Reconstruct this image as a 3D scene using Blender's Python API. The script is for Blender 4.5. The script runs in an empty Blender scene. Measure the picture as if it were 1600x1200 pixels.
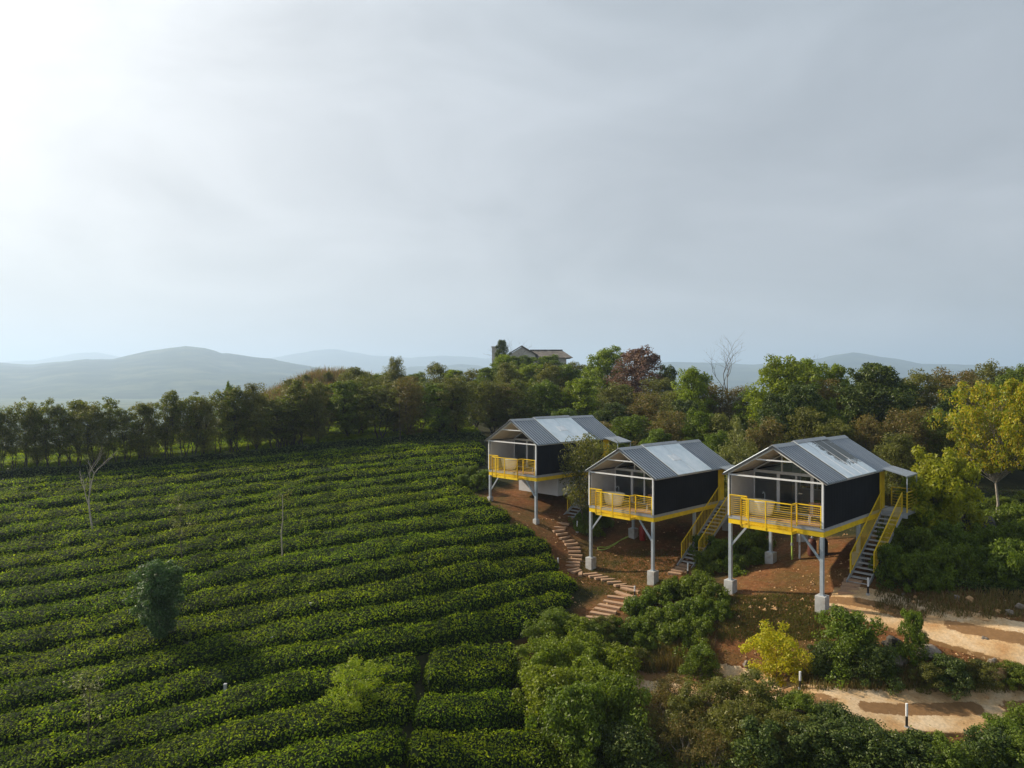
import bpy, math, random
import numpy as np
from mathutils import Vector, Matrix
R = math.radians
rng = np.random.default_rng(7)
random.seed(7)

# ------------------------------------------------------------------ camera, sky, sun, exposure
scene = bpy.context.scene
col = scene.collection
CZ = 15.0; F = 1107.0; HY = 595.2
cam_d = bpy.data.cameras.new('camera'); cam = bpy.data.objects.new('camera', cam_d); col.objects.link(cam)
cam.location = (0, 0, CZ); cam.rotation_euler = (R(90) - math.atan(4.8 / F), 0, 0)
cam_d.sensor_width = 36; cam_d.lens = 36 * F / 1600; cam_d.clip_start = .5; cam_d.clip_end = 40000
scene.camera = cam
SUN_AZ = R(-64); SUN_EL = R(31)            # azimuth from +Y, negative to the left
sdir = Vector((math.sin(SUN_AZ) * math.cos(SUN_EL), math.cos(SUN_AZ) * math.cos(SUN_EL), math.sin(SUN_EL)))
sd = bpy.data.lights.new('sun', 'SUN'); sd.energy = 5.0; sd.angle = R(1.2); sd.color = (1, .87, .68)
sun = bpy.data.objects.new('sun', sd); col.objects.link(sun)
sun.rotation_euler = sdir.to_track_quat('Z', 'Y').to_euler()
w = bpy.data.worlds.new('World'); scene.world = w; w.use_nodes = True
nt = w.node_tree; nt.nodes.clear()
def wn(t, **k):
    n = nt.nodes.new(t)
    for a, b in k.items(): setattr(n, a, b)
    return n
def wl(a, b): nt.links.new(a, b)
out = wn('ShaderNodeOutputWorld'); bg = wn('ShaderNodeBackground'); bg.inputs[1].default_value = .1
sky = wn('ShaderNodeTexSky'); sky.sky_type = 'NISHITA'; sky.sun_disc = False
sky.sun_elevation = SUN_EL; sky.sun_rotation = SUN_AZ; sky.dust_density = 3; sky.air_density = 1.2
tc = wn('ShaderNodeTexCoord')
sep = wn('ShaderNodeSeparateXYZ'); wl(tc.outputs['Generated'], sep.inputs[0])
# soft stratus veil: colour by height, thick glow toward the sun, faint streaks
hr = wn('ShaderNodeValToRGB'); wl(sep.outputs['Z'], hr.inputs[0])
e = hr.color_ramp.elements; e[0].position = 0; e[0].color = (4.0, 3.95, 4.05, 1); e[1].position = 1; e[1].color = (2.65, 3.05, 3.5, 1)
x = e.new(.18); x.color = (3.6, 3.68, 3.85, 1); x = e.new(.5); x.color = (3.2, 3.55, 3.85, 1)
dot = wn('ShaderNodeVectorMath', operation='DOT_PRODUCT'); wl(tc.outputs['Generated'], dot.inputs[0])
gd = Vector((math.sin(R(-44)) * math.cos(R(33)), math.cos(R(-44)) * math.cos(R(33)), math.sin(R(33))))
dot.inputs[1].default_value = gd
mx0 = wn('ShaderNodeMath', operation='MAXIMUM'); wl(dot.outputs['Value'], mx0.inputs[0]); mx0.inputs[1].default_value = 0
p1 = wn('ShaderNodeMath', operation='POWER'); wl(mx0.outputs[0], p1.inputs[0]); p1.inputs[1].default_value = 9
p2 = wn('ShaderNodeMath', operation='POWER'); wl(mx0.outputs[0], p2.inputs[0]); p2.inputs[1].default_value = 3
glow = wn('ShaderNodeMix', data_type='RGBA', blend_type='ADD'); glow.inputs[0].default_value = 1
g1 = wn('ShaderNodeVectorMath', operation='SCALE'); g1.inputs[0].default_value = (3.3, 3.15, 2.95); wl(p1.outputs[0], g1.inputs['Scale'])
g2 = wn('ShaderNodeVectorMath', operation='SCALE'); g2.inputs[0].default_value = (1.15, 1.0, .85); wl(p2.outputs[0], g2.inputs['Scale'])
ga = wn('ShaderNodeVectorMath', operation='ADD'); wl(g1.outputs[0], ga.inputs[0]); wl(g2.outputs[0], ga.inputs[1])
wl(hr.outputs[0], glow.inputs[6]); wl(ga.outputs[0], glow.inputs[7])
mp = wn('ShaderNodeMapping'); mp.inputs['Scale'].default_value = (1.1, 1.1, 2.6); mp.inputs['Rotation'].default_value = (.2, .35, 0)
wl(tc.outputs['Generated'], mp.inputs[0])
nz = wn('ShaderNodeTexNoise'); nz.inputs['Scale'].default_value = 2.6; nz.inputs['Detail'].default_value = 7; nz.inputs['Roughness'].default_value = .52; nz.inputs['Distortion'].default_value = .5
wl(mp.outputs[0], nz.inputs[0])
nr = wn('ShaderNodeMapRange'); wl(nz.outputs[0], nr.inputs[0]); nr.inputs[1].default_value = .35; nr.inputs[2].default_value = .7; nr.inputs[3].default_value = .84; nr.inputs[4].default_value = 1.13
cl = wn('ShaderNodeVectorMath', operation='SCALE'); wl(glow.outputs[2], cl.inputs[0]); wl(nr.outputs[0], cl.inputs['Scale'])
mixs = wn('ShaderNodeMix', data_type='RGBA'); mixs.inputs[0].default_value = .86
wl(sky.outputs[0], mixs.inputs[6]); wl(cl.outputs[0], mixs.inputs[7])
wl(mixs.outputs[2], bg.inputs[0]); wl(bg.outputs[0], out.inputs[0])
scene.view_settings.view_transform = 'Standard'; scene.view_settings.look = 'None'
scene.view_settings.exposure = 0.56; scene.view_settings.gamma = 1
scene.cycles.use_denoising = True
scene.cycles.max_bounces = 6; scene.cycles.diffuse_bounces = 3; scene.cycles.glossy_bounces = 3
scene.cycles.transmission_bounces = 6; scene.cycles.transparent_max_bounces = 12; scene.cycles.volume_bounces = 1

# ------------------------------------------------------------------ helpers
def tag(o, label=None, cat=None, group=None, kind=None):
    if label: o['label'] = label
    if cat: o['category'] = cat
    if group: o['group'] = group
    if kind: o['kind'] = kind
    return o
def empty(name, loc=(0, 0, 0), rz=0):
    o = bpy.data.objects.new(name, None); col.objects.link(o); o.location = loc; o.rotation_euler = (0, 0, rz); o.empty_display_size = .3
    return o
def copy_tree(o, parent=None):
    c = o.copy(); col.objects.link(c)
    if parent is not None: c.parent = parent
    for ch in list(o.children): copy_tree(ch, c)
    return c
ORD = ['', 'first', 'second', 'third', 'fourth', 'fifth', 'sixth', 'seventh', 'eighth', 'ninth', 'tenth', 'eleventh', 'twelfth', 'thirteenth', 'fourteenth', 'fifteenth', 'sixteenth', 'seventeenth', 'eighteenth', 'nineteenth', 'twentieth']
def ordw(n):
    if n <= 20: return ORD[n]
    t = ['', '', 'twenty', 'thirty', 'forty', 'fifty', 'sixty', 'seventy'][n // 10]
    return (t[:-1] + 'ieth') if n % 10 == 0 else t + '-' + ORD[n % 10]

def mesh_np(name, V, Fq, mats, parent=None, mi=None, smooth=False, tri=False):
    """V (n,3), Fq (m,4) or (m,3)"""
    V = np.asarray(V, np.float32); Fq = np.asarray(Fq, np.int32); k = Fq.shape[1]
    me = bpy.data.meshes.new(name)
    me.vertices.add(len(V)); me.vertices.foreach_set('co', V.ravel())
    me.loops.add(Fq.size); me.loops.foreach_set('vertex_index', Fq.ravel())
    me.polygons.add(len(Fq)); me.polygons.foreach_set('loop_start', np.arange(len(Fq), dtype=np.int32) * k)
    me.polygons.foreach_set('loop_total', np.full(len(Fq), k, np.int32))
    if mi is not None: me.polygons.foreach_set('material_index', np.asarray(mi, np.int32))
    me.polygons.foreach_set('use_smooth', np.full(len(Fq), smooth, bool))
    for m in (mats if isinstance(mats, (list, tuple)) else [mats]): me.materials.append(m)
    me.update(calc_edges=True); me.validate()
    o = bpy.data.objects.new(name, me); col.objects.link(o)
    if parent is not None: o.parent = parent
    return o

class MB:
    """collects boxes, bars, tubes and prisms into one mesh"""
    def __init__(s): s.v = []; s.f = []; s.m = []
    def add(s, vs, fs, m=0):
        b = len(s.v); s.v += [tuple(map(float, v)) for v in vs]; s.f += [tuple(b + i for i in f) for f in fs]; s.m += [m] * len(fs); return s
    def box(s, x0, x1, y0, y1, z0, z1, m=0):
        return s.add([(x0, y0, z0), (x1, y0, z0), (x1, y1, z0), (x0, y1, z0), (x0, y0, z1), (x1, y0, z1), (x1, y1, z1), (x0, y1, z1)],
                     [(0, 3, 2, 1), (4, 5, 6, 7), (0, 1, 5, 4), (1, 2, 6, 5), (2, 3, 7, 6), (3, 0, 4, 7)], m)
    def bar(s, a, b, w, h=None, m=0):
        a = Vector(a); b = Vector(b); d = (b - a).normalized(); h = h or w
        up = Vector((0, 0, 1)) if abs(d.z) < .97 else Vector((0, 1, 0))
        sx = d.cross(up).normalized(); uz = sx.cross(d)
        P = []
        for c in (a, b):
            for i, j in ((-1, -1), (1, -1), (1, 1), (-1, 1)): P.append(c + sx * i * w / 2 + uz * j * h / 2)
        return s.add(P, [(0, 1, 2, 3)[::-1], (4, 5, 6, 7), (0, 1, 5, 4), (1, 2, 6, 5), (2, 3, 7, 6), (3, 0, 4, 7)][0:0] + [(3, 2, 1, 0), (4, 5, 6, 7), (0, 1, 5, 4), (1, 2, 6, 5), (2, 3, 7, 6), (3, 0, 4, 7)], m)
    def tube(s, pts, rad, n=6, m=0, cap=True):
        pts = [Vector(p) for p in pts]; rad = rad if isinstance(rad, (list, tuple, np.ndarray)) else [rad] * len(pts)
        P = []; fs = []; sx = None
        for i, p in enumerate(pts):
            d = (pts[min(i + 1, len(pts) - 1)] - pts[max(i - 1, 0)]).normalized()
            ref = Vector((0, 1, 0)) if abs(d.z) > .8 else Vector((0, 0, 1))
            if sx is None: sx = d.cross(ref).normalized()
            else:
                sx = (sx - d * sx.dot(d)).normalized()
            uy = d.cross(sx)
            for k in range(n):
                t = 2 * math.pi * k / n; P.append(p + (sx * math.cos(t) + uy * math.sin(t)) * rad[i])
        for i in range(len(pts) - 1):
            for k in range(n):
                k2 = (k + 1) % n; fs.append((i * n + k, i * n + k2, (i + 1) * n + k2, (i + 1) * n + k))
        if cap: fs += [tuple(range(n))[::-1], tuple(range((len(pts) - 1) * n, len(pts) * n))]
        return s.add(P, fs, m)
    def lathe(s, prof, c=(0, 0, 0), n=16, sx=1, sy=1, m=0):
        P = []; fs = []
        for r, z in prof:
            for k in range(n):
                t = 2 * math.pi * k / n; P.append((c[0] + sx * r * math.cos(t), c[1] + sy * r * math.sin(t), c[2] + z))
        for i in range(len(prof) - 1):
            for k in range(n):
                k2 = (k + 1) % n; fs.append((i * n + k, i * n + k2, (i + 1) * n + k2, (i + 1) * n + k))
        fs += [tuple(range(n))[::-1], tuple(range((len(prof) - 1) * n, len(prof) * n))]
        return s.add(P, fs, m)
    def quad(s, a, b, c, d, m=0): return s.add([a, b, c, d], [(0, 1, 2, 3)], m)
    def build(s, name, mats, parent=None, smooth=False, bevel=0):
        me = bpy.data.meshes.new(name); me.from_pydata(s.v, [], s.f)
        for m in (mats if isinstance(mats, (list, tuple)) else [mats]): me.materials.append(m)
        me.polygons.foreach_set('material_index', s.m)
        me.polygons.foreach_set('use_smooth', [smooth] * len(s.f)); me.update()
        o = bpy.data.objects.new(name, me); col.objects.link(o)
        if parent is not None: o.parent = parent
        if bevel:
            b = o.modifiers.new('bevel', 'BEVEL'); b.width = bevel; b.segments = 2; b.limit_method = 'ANGLE'
        return o

# value noise
_lat = rng.random((256, 256))
def vnoise(x, y, s=1.0, seed=0):
    x = np.asarray(x, float) / s + seed * 17.3; y = np.asarray(y, float) / s + seed * 9.1
    xi = np.floor(x).astype(int); yi = np.floor(y).astype(int); fx = x - xi; fy = y - yi
    fx = fx * fx * (3 - 2 * fx); fy = fy * fy * (3 - 2 * fy)
    a = _lat[xi % 256, yi % 256]; b = _lat[(xi + 1) % 256, yi % 256]; c = _lat[xi % 256, (yi + 1) % 256]; d = _lat[(xi + 1) % 256, (yi + 1) % 256]
    return (a * (1 - fx) + b * fx) * (1 - fy) + (c * (1 - fx) + d * fx) * fy
def fbm(x, y, s=1.0, o=4, seed=0):
    t = 0; amp = .5
    for i in range(o): t = t + amp * vnoise(x, y, s / 2 ** i, seed + i * 3); amp *= .5
    return t / (1 - .5 ** o)
def sstep(a, b, x):
    t = np.clip((np.asarray(x, float) - a) / (b - a), 0, 1); return t * t * (3 - 2 * t)

# ------------------------------------------------------------------ materials
def mat(name): m = bpy.data.materials.new(name); m.use_nodes = True; m.node_tree.nodes.clear(); return m
class NT:
    def __init__(s, m): s.t = m.node_tree
    def n(s, t, inp=None, **k):
        nd = s.t.nodes.new(t)
        for a, b in k.items(): setattr(nd, a, b)
        for a, b in (inp or {}).items():
            if isinstance(b, bpy.types.NodeSocket): s.t.links.new(b, nd.inputs[a])
            else: nd.inputs[a].default_value = b
        return nd
    def ramp(s, fac, stops, interp='LINEAR'):
        nd = s.t.nodes.new('ShaderNodeValToRGB'); s.t.links.new(fac, nd.inputs[0]); r = nd.color_ramp; r.interpolation = interp
        while len(r.elements) < len(stops): r.elements.new(.5)
        for el, (p, c) in zip(r.elements, stops): el.position = p; el.color = (*c, 1) if len(c) == 3 else c
        return nd.outputs[0]
    def noise(s, vec, scale, detail=5, rough=.55, dist=0):
        return s.n('ShaderNodeTexNoise', {'Vector': vec, 'Scale': scale, 'Detail': detail, 'Roughness': rough, 'Distortion': dist}).outputs[0]
    def mix(s, f, a, b, mode='MIX'):
        nd = s.n('ShaderNodeMix', {0: f, 6: a, 7: b}, data_type='RGBA', blend_type=mode); return nd.outputs[2]
    def out(s, sh, vol=None):
        o = s.t.nodes.new('ShaderNodeOutputMaterial')
        if sh is not None: s.t.links.new(sh, o.inputs[0])
        if vol is not None: s.t.links.new(vol, o.inputs[1])
def c4(c): return (*c, 1)
def plain(name, c, rough=.6, metal=0, var=.12, scale=4, bump=.0, bscale=20, spec=.4, coord='Object', dirt=None):
    m = mat(name); N = NT(m); v = N.n('ShaderNodeTexCoord').outputs[coord]
    nz = N.noise(v, scale, 6)
    lo = tuple(max(0, x * (1 - var * 1.6)) for x in c); hi = tuple(min(1, x * (1 + var * 1.2)) for x in c)
    cc = N.ramp(nz, [(.3, lo), (.7, hi)])
    if dirt:
        d = N.ramp(N.noise(v, scale * .6, 8, .7), [(.5, (0, 0, 0)), (.72, (1, 1, 1))]); cc = N.mix(d, cc, c4(dirt))
    p = N.n('ShaderNodeBsdfPrincipled', {'Base Color': cc, 'Roughness': rough, 'Metallic': metal, 'Specular IOR Level': spec})
    if bump:
        b = N.n('ShaderNodeBump', {'Height': N.noise(v, bscale, 5), 'Strength': bump, 'Distance': .03}); m.node_tree.links.new(b.outputs[0], p.inputs['Normal'])
    N.out(p.outputs[0]); return m
def leafmat(name, stops, transl=.35, rough=.5, spec=.3, patch=(.75, 1.25), pscale=.5, tint=(1.15, 1.2, .55)):
    """stops: list of colours chosen per leaf; a slow noise varies whole sprays"""
    m = mat(name); N = NT(m)
    r = N.n('ShaderNodeNewGeometry').outputs['Random Per Island']
    k = len(stops); cc = N.ramp(r, [((i + .5) / k, c) for i, c in enumerate(stops)])
    v = N.n('ShaderNodeTexCoord').outputs['Object']
    pn = N.n('ShaderNodeMapRange', {0: N.noise(v, pscale, 3), 1: .3, 2: .7, 3: patch[0], 4: patch[1]}).outputs[0]
    hs = N.n('ShaderNodeHueSaturation', {'Color': cc, 'Value': pn})
    oi = N.n('ShaderNodeObjectInfo').outputs['Random']
    hv = N.n('ShaderNodeMapRange', {0: oi, 3: .493, 4: .507}).outputs[0]; m.node_tree.links.new(hv, hs.inputs['Hue'])
    p = N.n('ShaderNodeBsdfPrincipled', {'Base Color': hs.outputs[0], 'Roughness': rough, 'Specular IOR Level': spec})
    tcol = N.n('ShaderNodeMix', {0: 1.0, 6: hs.outputs[0], 7: (*tint, 1)}, data_type='RGBA', blend_type='MULTIPLY').outputs[2]
    t = N.n('ShaderNodeBsdfTranslucent', {'Color': tcol})
    mx = N.n('ShaderNodeMixShader', {0: transl, 1: p.outputs[0], 2: t.outputs[0]})
    N.out(mx.outputs[0]); return m
M = {}
M['tea'] = leafmat('tea_leaf', [(.034, .064, .006), (.082, .135, .009), (.12, .18, .011), (.17, .235, .013), (.09, .145, .009)], .42, .7, .06, (.6, 1.4), .5)
M['tea_tip'] = leafmat('tea_shoot', [(.22, .29, .011), (.29, .35, .013), (.16, .24, .011)], .48, .7, .07, (.7, 1.35), .5)
M['tea_body'] = plain('tea_shade_core', (.008, .016, .004), .9, 0, .5, 3, .6, 12, spec=.1)  # hedge core: shade between leaves and rows is put into this near-black colour
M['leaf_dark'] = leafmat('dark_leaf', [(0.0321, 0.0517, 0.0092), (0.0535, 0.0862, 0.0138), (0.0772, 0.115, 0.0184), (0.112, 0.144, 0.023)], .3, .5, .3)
M['leaf_green'] = leafmat('green_leaf', [(0.0828, 0.115, 0.0115), (0.128, 0.178, 0.0149), (0.17, 0.236, 0.0184), (0.103, 0.144, 0.0138)], .42)
M['leaf_bright'] = leafmat('bright_leaf', [(0.149, 0.19, 0.0112), (0.21, 0.269, 0.0157), (0.253, 0.325, 0.0202), (0.131, 0.168, 0.0112)], .45)
M['leaf_olive'] = leafmat('olive_leaf', [(0.107, 0.112, 0.0187), (0.15, 0.169, 0.0275), (0.0831, 0.0875, 0.0187), (0.2, 0.194, 0.0375)], .4)
M['leaf_row'] = leafmat('row_leaf', [(0.0732, 0.0975, 0.018), (0.146, 0.165, 0.027), (0.0783, 0.0825, 0.0225), (0.195, 0.188, 0.045), (0.128, 0.18, 0.024)], .5)
M['leaf_brown'] = leafmat('brown_leaf', [(0.125, 0.0938, 0.0275), (0.188, 0.131, 0.0375), (0.0938, 0.1, 0.0225), (0.237, 0.15, 0.0438), (0.125, 0.138, 0.025)], .38)
M['leaf_purple'] = leafmat('purple_leaf', [(0.14, 0.075, 0.06), (0.19, 0.1, 0.08), (0.12, 0.075, 0.05), (0.22, 0.14, 0.1)], .3)
M['leaf_yellow'] = leafmat('yellow_leaf', [(.45, .41, .014), (.58, .50, .016), (.28, .34, .012), (.40, .38, .012)], .45)
M['leaf_gold'] = leafmat('golden_leaf', [(.44, .33, .014), (.24, .28, .012), (.18, .24, .012), (.42, .27, .014), (.28, .31, .014)], .45, pscale=.35, patch=(.65, 1.3))
M['leaf_limegold'] = leafmat('yellow_green_leaf', [(0.276, 0.31, 0.0138), (0.391, 0.368, 0.0161), (0.21, 0.241, 0.0138), (0.273, 0.287, 0.0138)], .45)
M['leaf_bluegreen'] = leafmat('blue_green_leaf', [(.05, .11, .035), (.08, .16, .05), (.12, .20, .07), (.04, .085, .025)], .35)
M['leaf_pale'] = leafmat('pale_leaf', [(0.17, 0.19, 0.05), (0.23, 0.24, 0.07), (0.142, 0.15, 0.035)], .35)
M['leaf_lime'] = leafmat('lime_leaf', [(0.268, 0.352, 0.0132), (0.362, 0.418, 0.0176), (0.175, 0.264, 0.0132)], .5)
M['grass_red'] = leafmat('red_grass', [(.24, .13, .08), (.31, .19, .12), (.17, .11, .06), (.20, .19, .07), (.12, .13, .03)], .35)
M['grass_dry'] = leafmat('dry_grass', [(0.2, 0.13, 0.05), (0.28, 0.19, 0.08), (0.15, 0.12, 0.04), (0.114, 0.12, 0.025)], .3)
M['grass'] = leafmat('short_grass', [(0.095, 0.1, 0.015), (0.0732, 0.09, 0.014), (0.13, 0.12, 0.03), (0.11, 0.075, 0.03)], .3)
M['bark'] = plain('bark', (.11, .09, .07), .9, 0, .35, 6, .5, 30)
M['bark_dark'] = plain('dark_bark', (.05, .04, .032), .9, 0, .35, 6, .5, 30)
M['bark_pale'] = plain('pale_bark', (.34, .30, .24), .85, 0, .3, 8, .4, 30)
M['concrete'] = plain('concrete', (.42, .42, .41), .85, 0, .12, 3, .3, 40, dirt=(.28, .22, .17))
M['steel'] = plain('galvanised_steel', (.42, .47, .52), .45, .35, .08, 5)
M['white'] = plain('white_paint', (.70, .71, .72), .45, 0, .05, 5)
M['yellow'] = plain('yellow_paint', (.82, .55, .012), .45, 0, .10, 2, dirt=(.62, .41, .04))
M['grey_wall'] = plain('grey_panel', (.50, .50, .51), .7, 0, .06, 2)
M['ceiling'] = plain('ceiling_board', (.62, .57, .52), .8, 0, .08, 2)
M['grey_trim'] = plain('grey_trim', (.36, .37, .38), .5, .1, .08, 3)
M['wood'] = plain('deck_wood', (.32, .19, .12), .6, 0, .25, 5)
M['black'] = plain('black_plastic', (.02, .02, .02), .5)
M['tub'] = plain('bathtub_enamel', (.90, .82, .64), .35, 0, .05, 2)
M['red'] = plain('red_paint', (.33, .025, .02), .45, 0, .2, 8)
M['darkred'] = plain('dark_red_paint', (.10, .03, .02), .6, 0, .2, 8)
M['rattan'] = plain('rattan', (.35, .17, .09), .7, 0, .3, 20)
M['fabric'] = plain('bed_linen', (.62, .63, .6), .9)
M['fabric_green'] = plain('green_blanket', (.10, .28, .08), .9)
M['curtain'] = plain('curtain', (.55, .54, .52), .9)
M['hose'] = plain('hose_plastic', (.42, .55, .10), .45)
M['stone_step'] = plain('stepping_stone', (.42, .27, .17), .85, 0, .22, 1.2, .4, 14, dirt=(.24, .12, .06), coord='Object')
M['rock'] = plain('rock', (.24, .20, .16), .9, 0, .4, 1.6, .8, 6, dirt=(.09, .075, .055))
M['rock_orange'] = plain('orange_rock', (.50, .30, .14), .9, 0, .35, 1.8, .8, 6)
M['rock_dark'] = plain('dark_rock', (.06, .055, .045), .9, 0, .4, 1.6, .8, 6)
M['house_wall'] = plain('render_wall', (.50, .47, .42), .85, 0, .15, .5, dirt=(.25, .22, .18))
M['house_roof'] = plain('weathered_roof', (.13, .115, .10), .85, 0, .35, 1.2, .4, 8)
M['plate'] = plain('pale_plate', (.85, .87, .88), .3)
def wallblack():
    m = mat('black_cladding'); N = NT(m); v = N.n('ShaderNodeTexCoord').outputs['Object']
    wv = N.n('ShaderNodeTexWave', {'Vector': v, 'Scale': 1.6}, bands_direction='Y').outputs[1]
    b = N.n('ShaderNodeBump', {'Height': wv, 'Strength': .25, 'Distance': .02})
    cc = N.ramp(N.noise(v, .8, 4), [(.3, (.008, .009, .012)), (.8, (.016, .017, .022))])
    p = N.n('ShaderNodeBsdfPrincipled', {'Base Color': cc, 'Roughness': .7, 'Specular IOR Level': .12, 'Normal': b.outputs[0]}); N.out(p.outputs[0]); return m
M['black_wall'] = wallblack()
def roofm():
    m = mat('ribbed_metal_roof'); N = NT(m); v = N.n('ShaderNodeTexCoord').outputs['Object']
    st = N.n('ShaderNodeMapping', {'Vector': v, 'Scale': (.6, 6, .6)}).outputs[0]
    cc = N.ramp(N.noise(st, 1.0, 5), [(.3, (.25, .29, .34)), (.7, (.33, .375, .425))])
    p = N.n('ShaderNodeBsdfPrincipled', {'Base Color': cc, 'Roughness': .42, 'Metallic': .35}); N.out(p.outputs[0]); return m
M['roof'] = roofm(); M['roof_dark'] = plain('roof_dark_grey', (.045, .055, .07), .6)
def skym(worn):
    m = mat('skylight_panel_worn' if worn else 'skylight_panel'); N = NT(m); v = N.n('ShaderNodeTexCoord').outputs['Object']
    a = N.noise(v, 1.3, 7, .65)
    cc = N.ramp(a, [(.35, (.66, .75, .78)), (.62, (.84, .90, .92))])
    fine = N.ramp(N.noise(v, 14, 4, .7), [(.55, (0, 0, 0)), (.75, (1, 1, 1))]); cc = N.mix(fine, cc, (.85, .9, .9, 1))
    ro = .35
    if worn:
        s = N.n('ShaderNodeSeparateXYZ', {0: v}); jag = N.n('ShaderNodeMath', {0: N.noise(v, 5, 6, .75), 1: 1.0}, operation='MULTIPLY').outputs[0]
        def rng_(src, a0, a1, wd, amp):
            q = N.n('ShaderNodeMath', {0: src, 1: N.n('ShaderNodeMath', {0: N.n('ShaderNodeMath', {0: jag, 1: -.5}, operation='ADD').outputs[0], 1: amp}, operation='MULTIPLY').outputs[0]}, operation='ADD').outputs[0]
            lo = N.n('ShaderNodeMapRange', {0: q, 1: a0, 2: a0 + wd}).outputs[0]; hi = N.n('ShaderNodeMapRange', {0: q, 1: a1 - wd, 2: a1, 3: 1, 4: 0}).outputs[0]
            return N.n('ShaderNodeMath', {0: lo, 1: hi}, operation='MULTIPLY').outputs[0]
        my = rng_(s.outputs[1], 3.9, 6.4, .03, 2.4); mx_ = rng_(s.outputs[0], -2.6, -.55, .03, 2.6)
        k = N.n('ShaderNodeMath', {0: my, 1: mx_}, operation='MULTIPLY').outputs[0]
        dk = N.ramp(N.noise(v, 3, 6, .7), [(.35, (.018, .024, .02)), (.7, (.06, .075, .06))])
        cc = N.mix(k, cc, dk)
    p = N.n('ShaderNodeBsdfPrincipled', {'Base Color': cc, 'Roughness': ro, 'Specular IOR Level': .6}); N.out(p.outputs[0]); return m
M['skylight'] = skym(False); M['skylight_worn'] = skym(True)
def glassm():
    m = mat('window_glass'); N = NT(m)
    t = N.n('ShaderNodeBsdfTransparent', {'Color': (.80, .84, .86, 1)}); g = N.n('ShaderNodeBsdfGlossy', {'Roughness': .03, 'Color': (1, 1, 1, 1)})
    fr = N.n('ShaderNodeFresnel', {'IOR': 1.5}); a = N.n('ShaderNodeMath', {0: fr.outputs[0], 1: .04}, operation='ADD')
    mx = N.n('ShaderNodeMixShader', {0: a.outputs[0], 1: t.outputs[0], 2: g.outputs[0]}); N.out(mx.outputs[0]); return m
M['glass'] = glassm()

# ------------------------------------------------------------------ terrain
def gp(px, py, h):               # a ground point seen at pixel px,py lying h metres below the lens
    Z = h * F / (py - HY); return ((px - 800) / F * Z, Z, -h)
def gz(px, Z, zr): return ((px - 800) / F * Z, Z, zr)
CP = []
for Xp in (-42, -26, -13, -4):   # the tea slope rises away from the lens
    for Yp in (14, 26, 40, 54):
        if Xp > -5 and Yp > 45: continue
        CP.append((Xp, Yp, -17.2 + .16 * Yp))
CP += [gz(-150, 60, -7.8), gz(150, 61, -7.5), gz(320, 63, -7.1), gz(480, 66, -6.6), gz(620, 70, -6.0), gz(740, 72, -5.6)]
CP += [gz(0, 74, -7.9), gz(200, 76, -7.2), gz(400, 80, -5.5), gz(0, 90, -11), gz(150, 100, -12), gz(-200, 85, -12), gz(-100, 120, -26), gz(150, 130, -24), gz(330, 125, -14)]
CP += [gz(505, 97, .4), gz(560, 100, 0), gz(430, 94, -2.5), gz(470, 112, -3), gz(620, 95, -4.2), gz(700, 95, -4.4), gz(760, 92, -4.4)]
CP += [(1.73, 49.9, -10.0), (-1.75, 53.4, -9.1), (3.85, 51.7, -9.75), (5.5, 58, -8.4), gz(700, 48, -9.6)]
CP += [(8.49, 42.4, -12.0), (5.0, 46.0, -12.1), (8.36, 49.2, -10.8), (10.4, 44.0, -11.5), (14.5, 48.5, -10.2)]
CP += [(14.94, 33.9, -10.85), (11.46, 37.5, -11.15), (14.8, 40.8, -10.5), (17.9, 43.8, -9.85), (17.0, 35.6, -9.95), (21.5, 40.3, -9.2)]
CP += [gp(893, 885, 12.1), gp(990, 920, 12.5), gp(930, 972, 13.1), gp(1000, 1052, 14.3), gp(1100, 1058, 14.1), gp(1180, 1072, 13.9)]
CP += [gp(1250, 1092, 13.6), gp(1400, 1108, 13.2), gp(1600, 1100, 12.8), gp(1290, 938, 10.95), gp(1400, 962, 10.95), gp(1500, 985, 10.95), gp(1600, 1010, 11.0)]
CP += [gp(1250, 1045, 12.0), gp(1400, 1060, 12.0), gp(1550, 1050, 11.9), gp(1130, 990, 12.3), gp(1060, 950, 12.5)]
CP += [gp(1400, 1230, 13.8), gp(1600, 1230, 13.6), gp(1200, 1230, 14.4), gp(1000, 1230, 15.2), gp(880, 1180, 15.2), gp(820, 1060, 14.0)]
CP += [gp(1400, 925, 10.1), gp(1500, 918, 9.9), gp(1600, 930, 9.9), gp(1545, 800, 9.2), gp(1620, 790, 9.0), (35, 30, -10.2)]
CP += [gz(900, 75, -6.5), gz(1100, 72, -7.2), gz(1300, 65, -7.8), gz(1500, 66, -7.6), gz(1750, 55, -8.4)]
CP += [gz(900, 105, -3.5), gz(830, 150, 1.0), gz(760, 140, -1.0), gz(950, 140, -1.0), gz(1100, 110, -4), gz(1300, 100, -6), gz(1600, 95, -7), gz(830, 190, -4), gz(1200, 150, -10), gz(1600, 140, -14)]
CP = np.array(CP)
def tps_fit(P):
    n = len(P); d = np.hypot(P[:, None, 0] - P[None, :, 0], P[:, None, 1] - P[None, :, 1]); K = np.where(d > 0, d * d * np.log(d + 1e-9), 0) + np.eye(n) * 3.0
    A = np.zeros((n + 3, n + 3)); A[:n, :n] = K; Q = np.c_[np.ones(n), P[:, :2]]; A[:n, n:] = Q; A[n:, :n] = Q.T
    return np.linalg.solve(A, np.r_[P[:, 2], 0, 0, 0])
_W = tps_fit(CP)
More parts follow.
